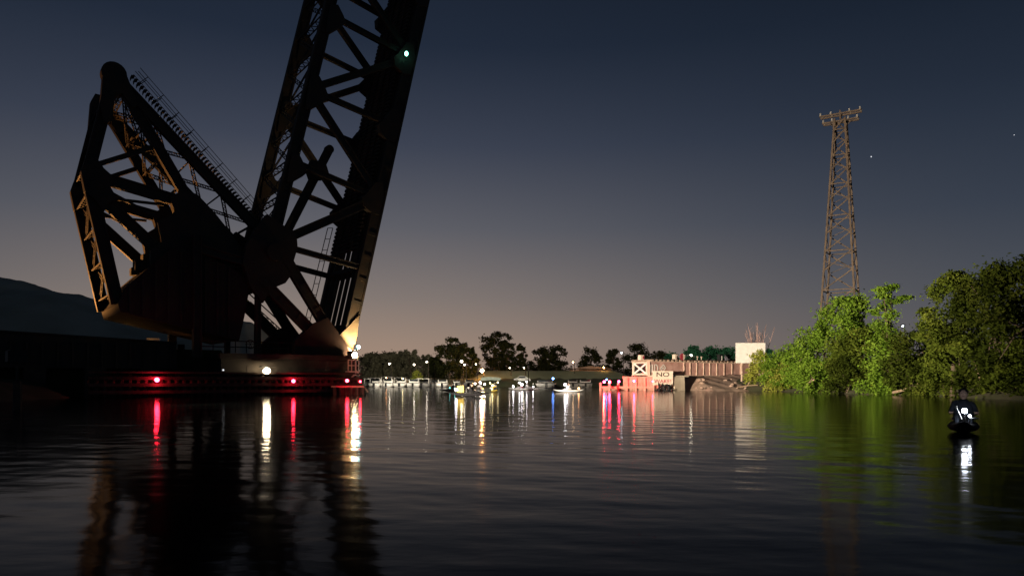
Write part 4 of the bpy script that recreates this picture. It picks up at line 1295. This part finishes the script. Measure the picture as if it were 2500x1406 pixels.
# ------------------------------------------------------------------ kayaks and paddlers
def skin_mesh(verts, edges, radii, root=0, sub=1):
    me = bpy.data.meshes.new('body'); me.from_pydata(verts, edges, [])
    o = bpy.data.objects.new('body_source', me); COL.objects.link(o)
    m = o.modifiers.new('skin', 'SKIN'); m.use_smooth_shade = True
    for i, r in enumerate(radii):
        me.skin_vertices[0].data[i].radius = (r, r) if not isinstance(r, tuple) else r
        me.skin_vertices[0].data[i].use_root = (i == root)
    s = o.modifiers.new('sub', 'SUBSURF'); s.levels = sub; s.render_levels = sub
    bpy.context.view_layer.update()
    me2 = bpy.data.meshes.new_from_object(o.evaluated_get(bpy.context.evaluated_depsgraph_get()))
    bpy.data.objects.remove(o); bpy.data.meshes.remove(me)
    return me2
# seated paddler facing +x, hips at the origin, hands on a paddle held across
bv = [(0, 0, .10), (.0, 0, .28), (.02, 0, .44), (.03, 0, .55), (.04, 0, .64), (.07, 0, .76), (.06, 0, .84),
      (.02, .19, .53), (.12, .28, .32), (.36, .26, .33), (.02, -.19, .53), (.12, -.28, .32), (.36, -.26, .33),
      (.20, .12, .12), (.52, .15, .24), (.90, .12, .06), (.20, -.12, .12), (.52, -.15, .24), (.90, -.12, .06), (.16, 0, .755)]
be = [(0, 1), (1, 2), (2, 3), (3, 4), (4, 5), (5, 6), (3, 7), (7, 8), (8, 9), (3, 10), (10, 11), (11, 12), (0, 13), (13, 14), (14, 15), (0, 16), (16, 17), (17, 18), (5, 19)]
br = [.15, (.13, .16), (.14, .18), (.10, .13), .055, .098, .075, .075, .05, .038, .075, .05, .038, .095, .07, .045, .095, .07, .045, .03]
BODY = skin_mesh(bv, be, br, 0, 1)
# five short fingers on each hand, closed on the shaft
hb = MB()
for sy in (1, -1):
    for k in range(4):
        y = sy * .26 + (k - 1.5) * .022
        hb.tube([(.37, y, .33), (.405, y, .35), (.425, y, .33), (.41, y, .305), (.39, y, .31)], [.011, .011, .010, .009, .007], 5)
    hb.tube([(.36, sy * .22, .335), (.385, sy * .215, .355), (.41, sy * .225, .345)], [.012, .011, .008], 5)
def paddler(parent_loc, rz, cloth, label, vest, sc_=1.0, tilt=0):
    t = thing('person', label, 'person', parent_loc, rz, 'paddlers in kayaks')
    me = BODY.copy(); me.materials.clear(); me.materials.append(cloth)
    link('body', me, t)
    if vest:
        sec = [(.17, .20, .16), (.19, .225, .30), (.19, .235, .44), (.13, .20, .545)]
        mb = MB(); vs = []
        for rx, ry, z in sec:
            for k in range(14):
                a = 2 * math.pi * k / 14; vs.append((.01 + rx * math.cos(a), ry * math.sin(a), z))
        fs = [(i * 14 + k, i * 14 + (k + 1) % 14, (i + 1) * 14 + (k + 1) % 14, (i + 1) * 14 + k) for i in range(3) for k in range(14)]
        mb.add(vs, fs).build('vest', vest, t, True)
    hd = MB().sphere((.075, 0, .765), .108, 12, 8, (1.0, .86, 1.2)).build('head', SKIN, t, True)
    MB().sphere((.045, 0, .80), .118, 12, 8, (1.0, .92, 1.0)).build('hair', HAIR, hd, True)
    MB().sphere((.185, 0, .755), .022, 6, 4, (1.2, .8, 1.2)).build('nose', SKIN, hd, True)
    for sy in (1, -1):
        MB().sphere((.165, sy * .036, .785), .013, 6, 4).build('eye', BLACK, hd, True)
        MB().sphere((.07, sy * .096, .765), .026, 6, 4, (.7, .4, 1.1)).build('ear', SKIN, hd, True)
    MB().box((.178, 0, .715), (.012, .045, .010)).build('mouth', DARKP, hd)
    link('hands', hb.mesh('hands', SKIN, True), t)
    return t
def paddle(loc, rz, label, mat, tilt=.35):
    t = thing('paddle', label, 'paddle', loc, rz, 'kayak paddles')
    d = Vector((0, math.cos(tilt), math.sin(tilt)))
    c = Vector((.40, 0, .33))
    MB().tube([c - d * 1.05, c + d * 1.05], .016, 6).build('shaft', BLACK, t)
    for s in (-1, 1):
        b = c + d * (1.05 * s); mb = MB()
        vs = []
        for f, ww in ((0, .03), (.15, .085), (.32, .095), (.43, .04)):
            e = b + d * (s * f)
            vs += [e + Vector((-.01, 0, 0)) + Vector((0, -d.z, d.y)) * ww, e + Vector((.012, 0, 0)), e + Vector((-.01, 0, 0)) - Vector((0, -d.z, d.y)) * ww]
        fs = []
        for i in range(3):
            for j in range(2):
                a = i * 3 + j; fs.append((a, a + 1, a + 4, a + 3))
        mb.add(vs, fs).build('blade', mat, t, True)
    return t
def kayak_mesh(L, B, mat):
    mb = MB(); ns, nr = 15, 10; vs, fs = [], []
    for i in range(ns):
        f = i / (ns - 1); x = -L / 2 + L * f
        k = max(.02, math.sin(math.pi * (.03 + .94 * f))) ** .75
        rise = .16 * abs(2 * f - 1) ** 3
        for j in range(nr):
            a = 2 * math.pi * j / nr
            y = B / 2 * k * math.cos(a)
            z = (.13 + .03 * (1 - abs(2 * f - 1))) * k * max(math.sin(a), -1) if math.sin(a) > 0 else .14 * k * math.sin(a)
            vs.append((x, y, .12 + rise + z))
    for i in range(ns - 1):
        for j in range(nr):
            j2 = (j + 1) % nr
            fs.append((i * nr + j, (i + 1) * nr + j, (i + 1) * nr + j2, i * nr + j2))
    fs.append(tuple(range(nr))); fs.append(tuple(reversed(range((ns - 1) * nr, ns * nr))))
    return mb.add(vs, fs).mesh('hull', mat, True)
KM = {}
def kayak(px, py, rz, hull, label, plabel, cloth, vest, lamps, L=3.3, pad=True, ptilt=.35, pcol=WHITE, seat=-.15, pextra=''):
    """py: waterline row in the photo gives the distance"""
    Y = CH * F / (py - HY)
    x = gx(px, Y)
    t = thing('kayak', label, 'kayak', (x, Y, 0), rz, 'kayaks on the river')
    if hull.name not in KM:
        KM[hull.name] = kayak_mesh(L, .68, hull)
    link('hull', KM[hull.name], t)
    pts = [(seat + .42 * math.cos(a), .24 * math.sin(a), .285) for a in np.linspace(0, 6.283, 17)]
    MB().tube(pts, .025, 6, False).build('coaming', BLACK, t, True)
    MB().box((seat - .32, 0, .42), (.06, .36, .3)).build('seat_back', BLACK, t)
    for (lx, ly, lz, r, m) in lamps:
        lp = MB().tube([(lx, ly, .15), (lx, ly, lz - r * .8)], .015, 5).build('lamp_stem', BLACK, t)
        MB().sphere((lx, ly, lz), r, 10, 6).build('bulb', m, lp, True)
    if plabel:
        paddler((x + math.cos(rz) * seat, Y + math.sin(rz) * seat, .12), rz, cloth, plabel, vest)
        if pad:
            paddle((x + math.cos(rz) * seat, Y + math.sin(rz) * seat, .12), rz, 'paddle across the ' + label.split(' with')[0].split(' left of')[0].split(' on the')[0].split(' behind')[0].split(' carrying')[0] + pextra, pcol, ptilt)
    return t, x, Y
# nearest kayak of the group: dark silhouette with a yellow crate and a lantern behind the paddler
t, x, Y = kayak(1144, 967, R(-6), KAYD, 'dark kayak with a yellow crate and a bright white lantern', 'dark clothed paddler sitting in the kayak with the yellow crate', CLOTHD, CLOTHD,
                [(-.98, -.12, .52, .10, E_WHT)], ptilt=.12, seat=.18)
c = thing('yellow_crate', 'bright yellow crate on the stern deck of the dark kayak', 'crate', (x - .62 * math.cos(R(-6)) + .02, Y - .05, .30), R(-6))
MB().box((0, 0, .24), (.50, .44, .46)).build('crate_body', CRATE, c)
MB().box((0, 0, .49), (.54, .48, .04)).build('lid', CRATE, c)
MB().box((0, -.23, .36), (.22, .03, .05)).build('handle', BLACK, c)
kayak(1171, 957, R(75), KAYW, 'white kayak behind the dark kayak carrying three white lamps', 'paddler sitting between three white lamps behind the dark kayak', CLOTHW, CLOTHW,
      [(.2, 0, 1.02, .12, E_WHT), (.1, .55, .92, .08, E_WHT), (.1, -.55, .86, .08, E_WHT)], ptilt=.0, pextra=' behind the dark kayak')
kayak(1207, 957, R(100), KAYY, 'yellow kayak strung with warm yellow lights', 'paddler sitting among the warm yellow string lights', CLOTHW, MATS['yellow_crate'],
      [(.5, -.1, .95, .09, E_YEL), (.5, .12, .72, .09, E_YEL), (.55, -.04, .5, .12, E_YEL), (.3, .42, .98, .06, E_YEL), (.3, -.42, 1.05, .06, E_YEL), (.7, .1, .3, .10, E_YEL), (.75, -.14, .28, .1, E_YEL)], pad=False)
kayak(1271, 952, R(172), KAYW, 'white kayak left of a pair with bright lamps', 'paddler in pale clothing sitting in the left kayak of the lamp lit pair', CLOTHW, CLOTHR, [(1.0, -.1, .5, .10, E_WHT), (.2, -.25, .98, .08, E_WHT)], ptilt=.1, pextra=' of the lamp lit pair')
kayak(1289, 952, R(20), KAYW, 'white kayak on the right of a pair with bright lamps', 'paddler sitting in the right kayak of the lamp lit pair', CLOTHW, CLOTHW, [(-.9, -.1, .75, .13, E_WHT), (-.3, -.3, 1.1, .08, E_WHT), (.7, -.1, .45, .08, E_WHT)], ptilt=-.3, pextra=' on the right of the lamp lit pair')
kayak(1388, 957, R(175), KAYW, 'white kayak with a white and an orange lamp left of the salmon fender', 'paddler sitting between a white and an orange lamp', CLOTHW, CLOTHW, [(.35, -.15, .80, .13, E_WHT), (.1, -.25, .5, .09, E_WHT), (-1.1, -.1, .42, .10, E_ORG)], ptilt=.1, pextra=' in the kayak')
kayak(1104, 956, R(160), KAYD, 'dark kayak with two tiny teal lamps left of the yellow crate', 'dark paddler sitting behind two teal lamps', CLOTHD, None, [(.35, -.1, .42, .09, E_TEALL), (-.3, -.1, .36, .08, E_TEALL)], pad=False)
kayak(1357, 951, R(10), KAYD, 'dark kayak with a blue lamp on a short pole', 'dark paddler sitting under the blue lamp', CLOTHD, None, [(-.4, 0, 1.55, .14, E_BLUE)], pad=False)
# the lone kayak close on the right
t, x, Y = kayak(2352, 1052, R(-121), KAYD, 'lone dark kayak with a dazzling white lamp close by on the dark water', 'paddler sitting in shadow behind the dazzling lamp of the lone kayak', CLOTHG, CLOTHG,
      [(.95, .02, .52, .06, E_HEAD), (.90, .12, .40, .03, E_HEAD)], pad=False)
MB().bar((1.0, -.05, .33), (1.06, -.16, .62), .09, .04).build('reflector_strip', WHITE, t)
q = thing('paddle', 'dark paddle laid along the deck of the lone kayak', 'paddle', (x, Y, .30), R(-121), 'kayak paddles')
MB().tube([(-1.0, .2, .05), (.65, .24, .05)], .016, 6).build('shaft', BLACK, q)
for e in (-1.22, .85):
    MB().sphere((e, .22, .05), .22, 10, 5, (1, .42, .08)).build('blade', BLACK, q, True)

# ------------------------------------------------------------------ stars
for px, py, r, lb in ((2127, 383, .75, 'bright star right of the pylon'), (2476, 330, .5, 'faint star near the right edge of the sky')):
    p = pix(px, py, 900)
    o = MB().sphere((0, 0, 0), r, 8, 6).build('star', E_STAR, None, True, tuple(p))
    tag(o, lb, 'star')
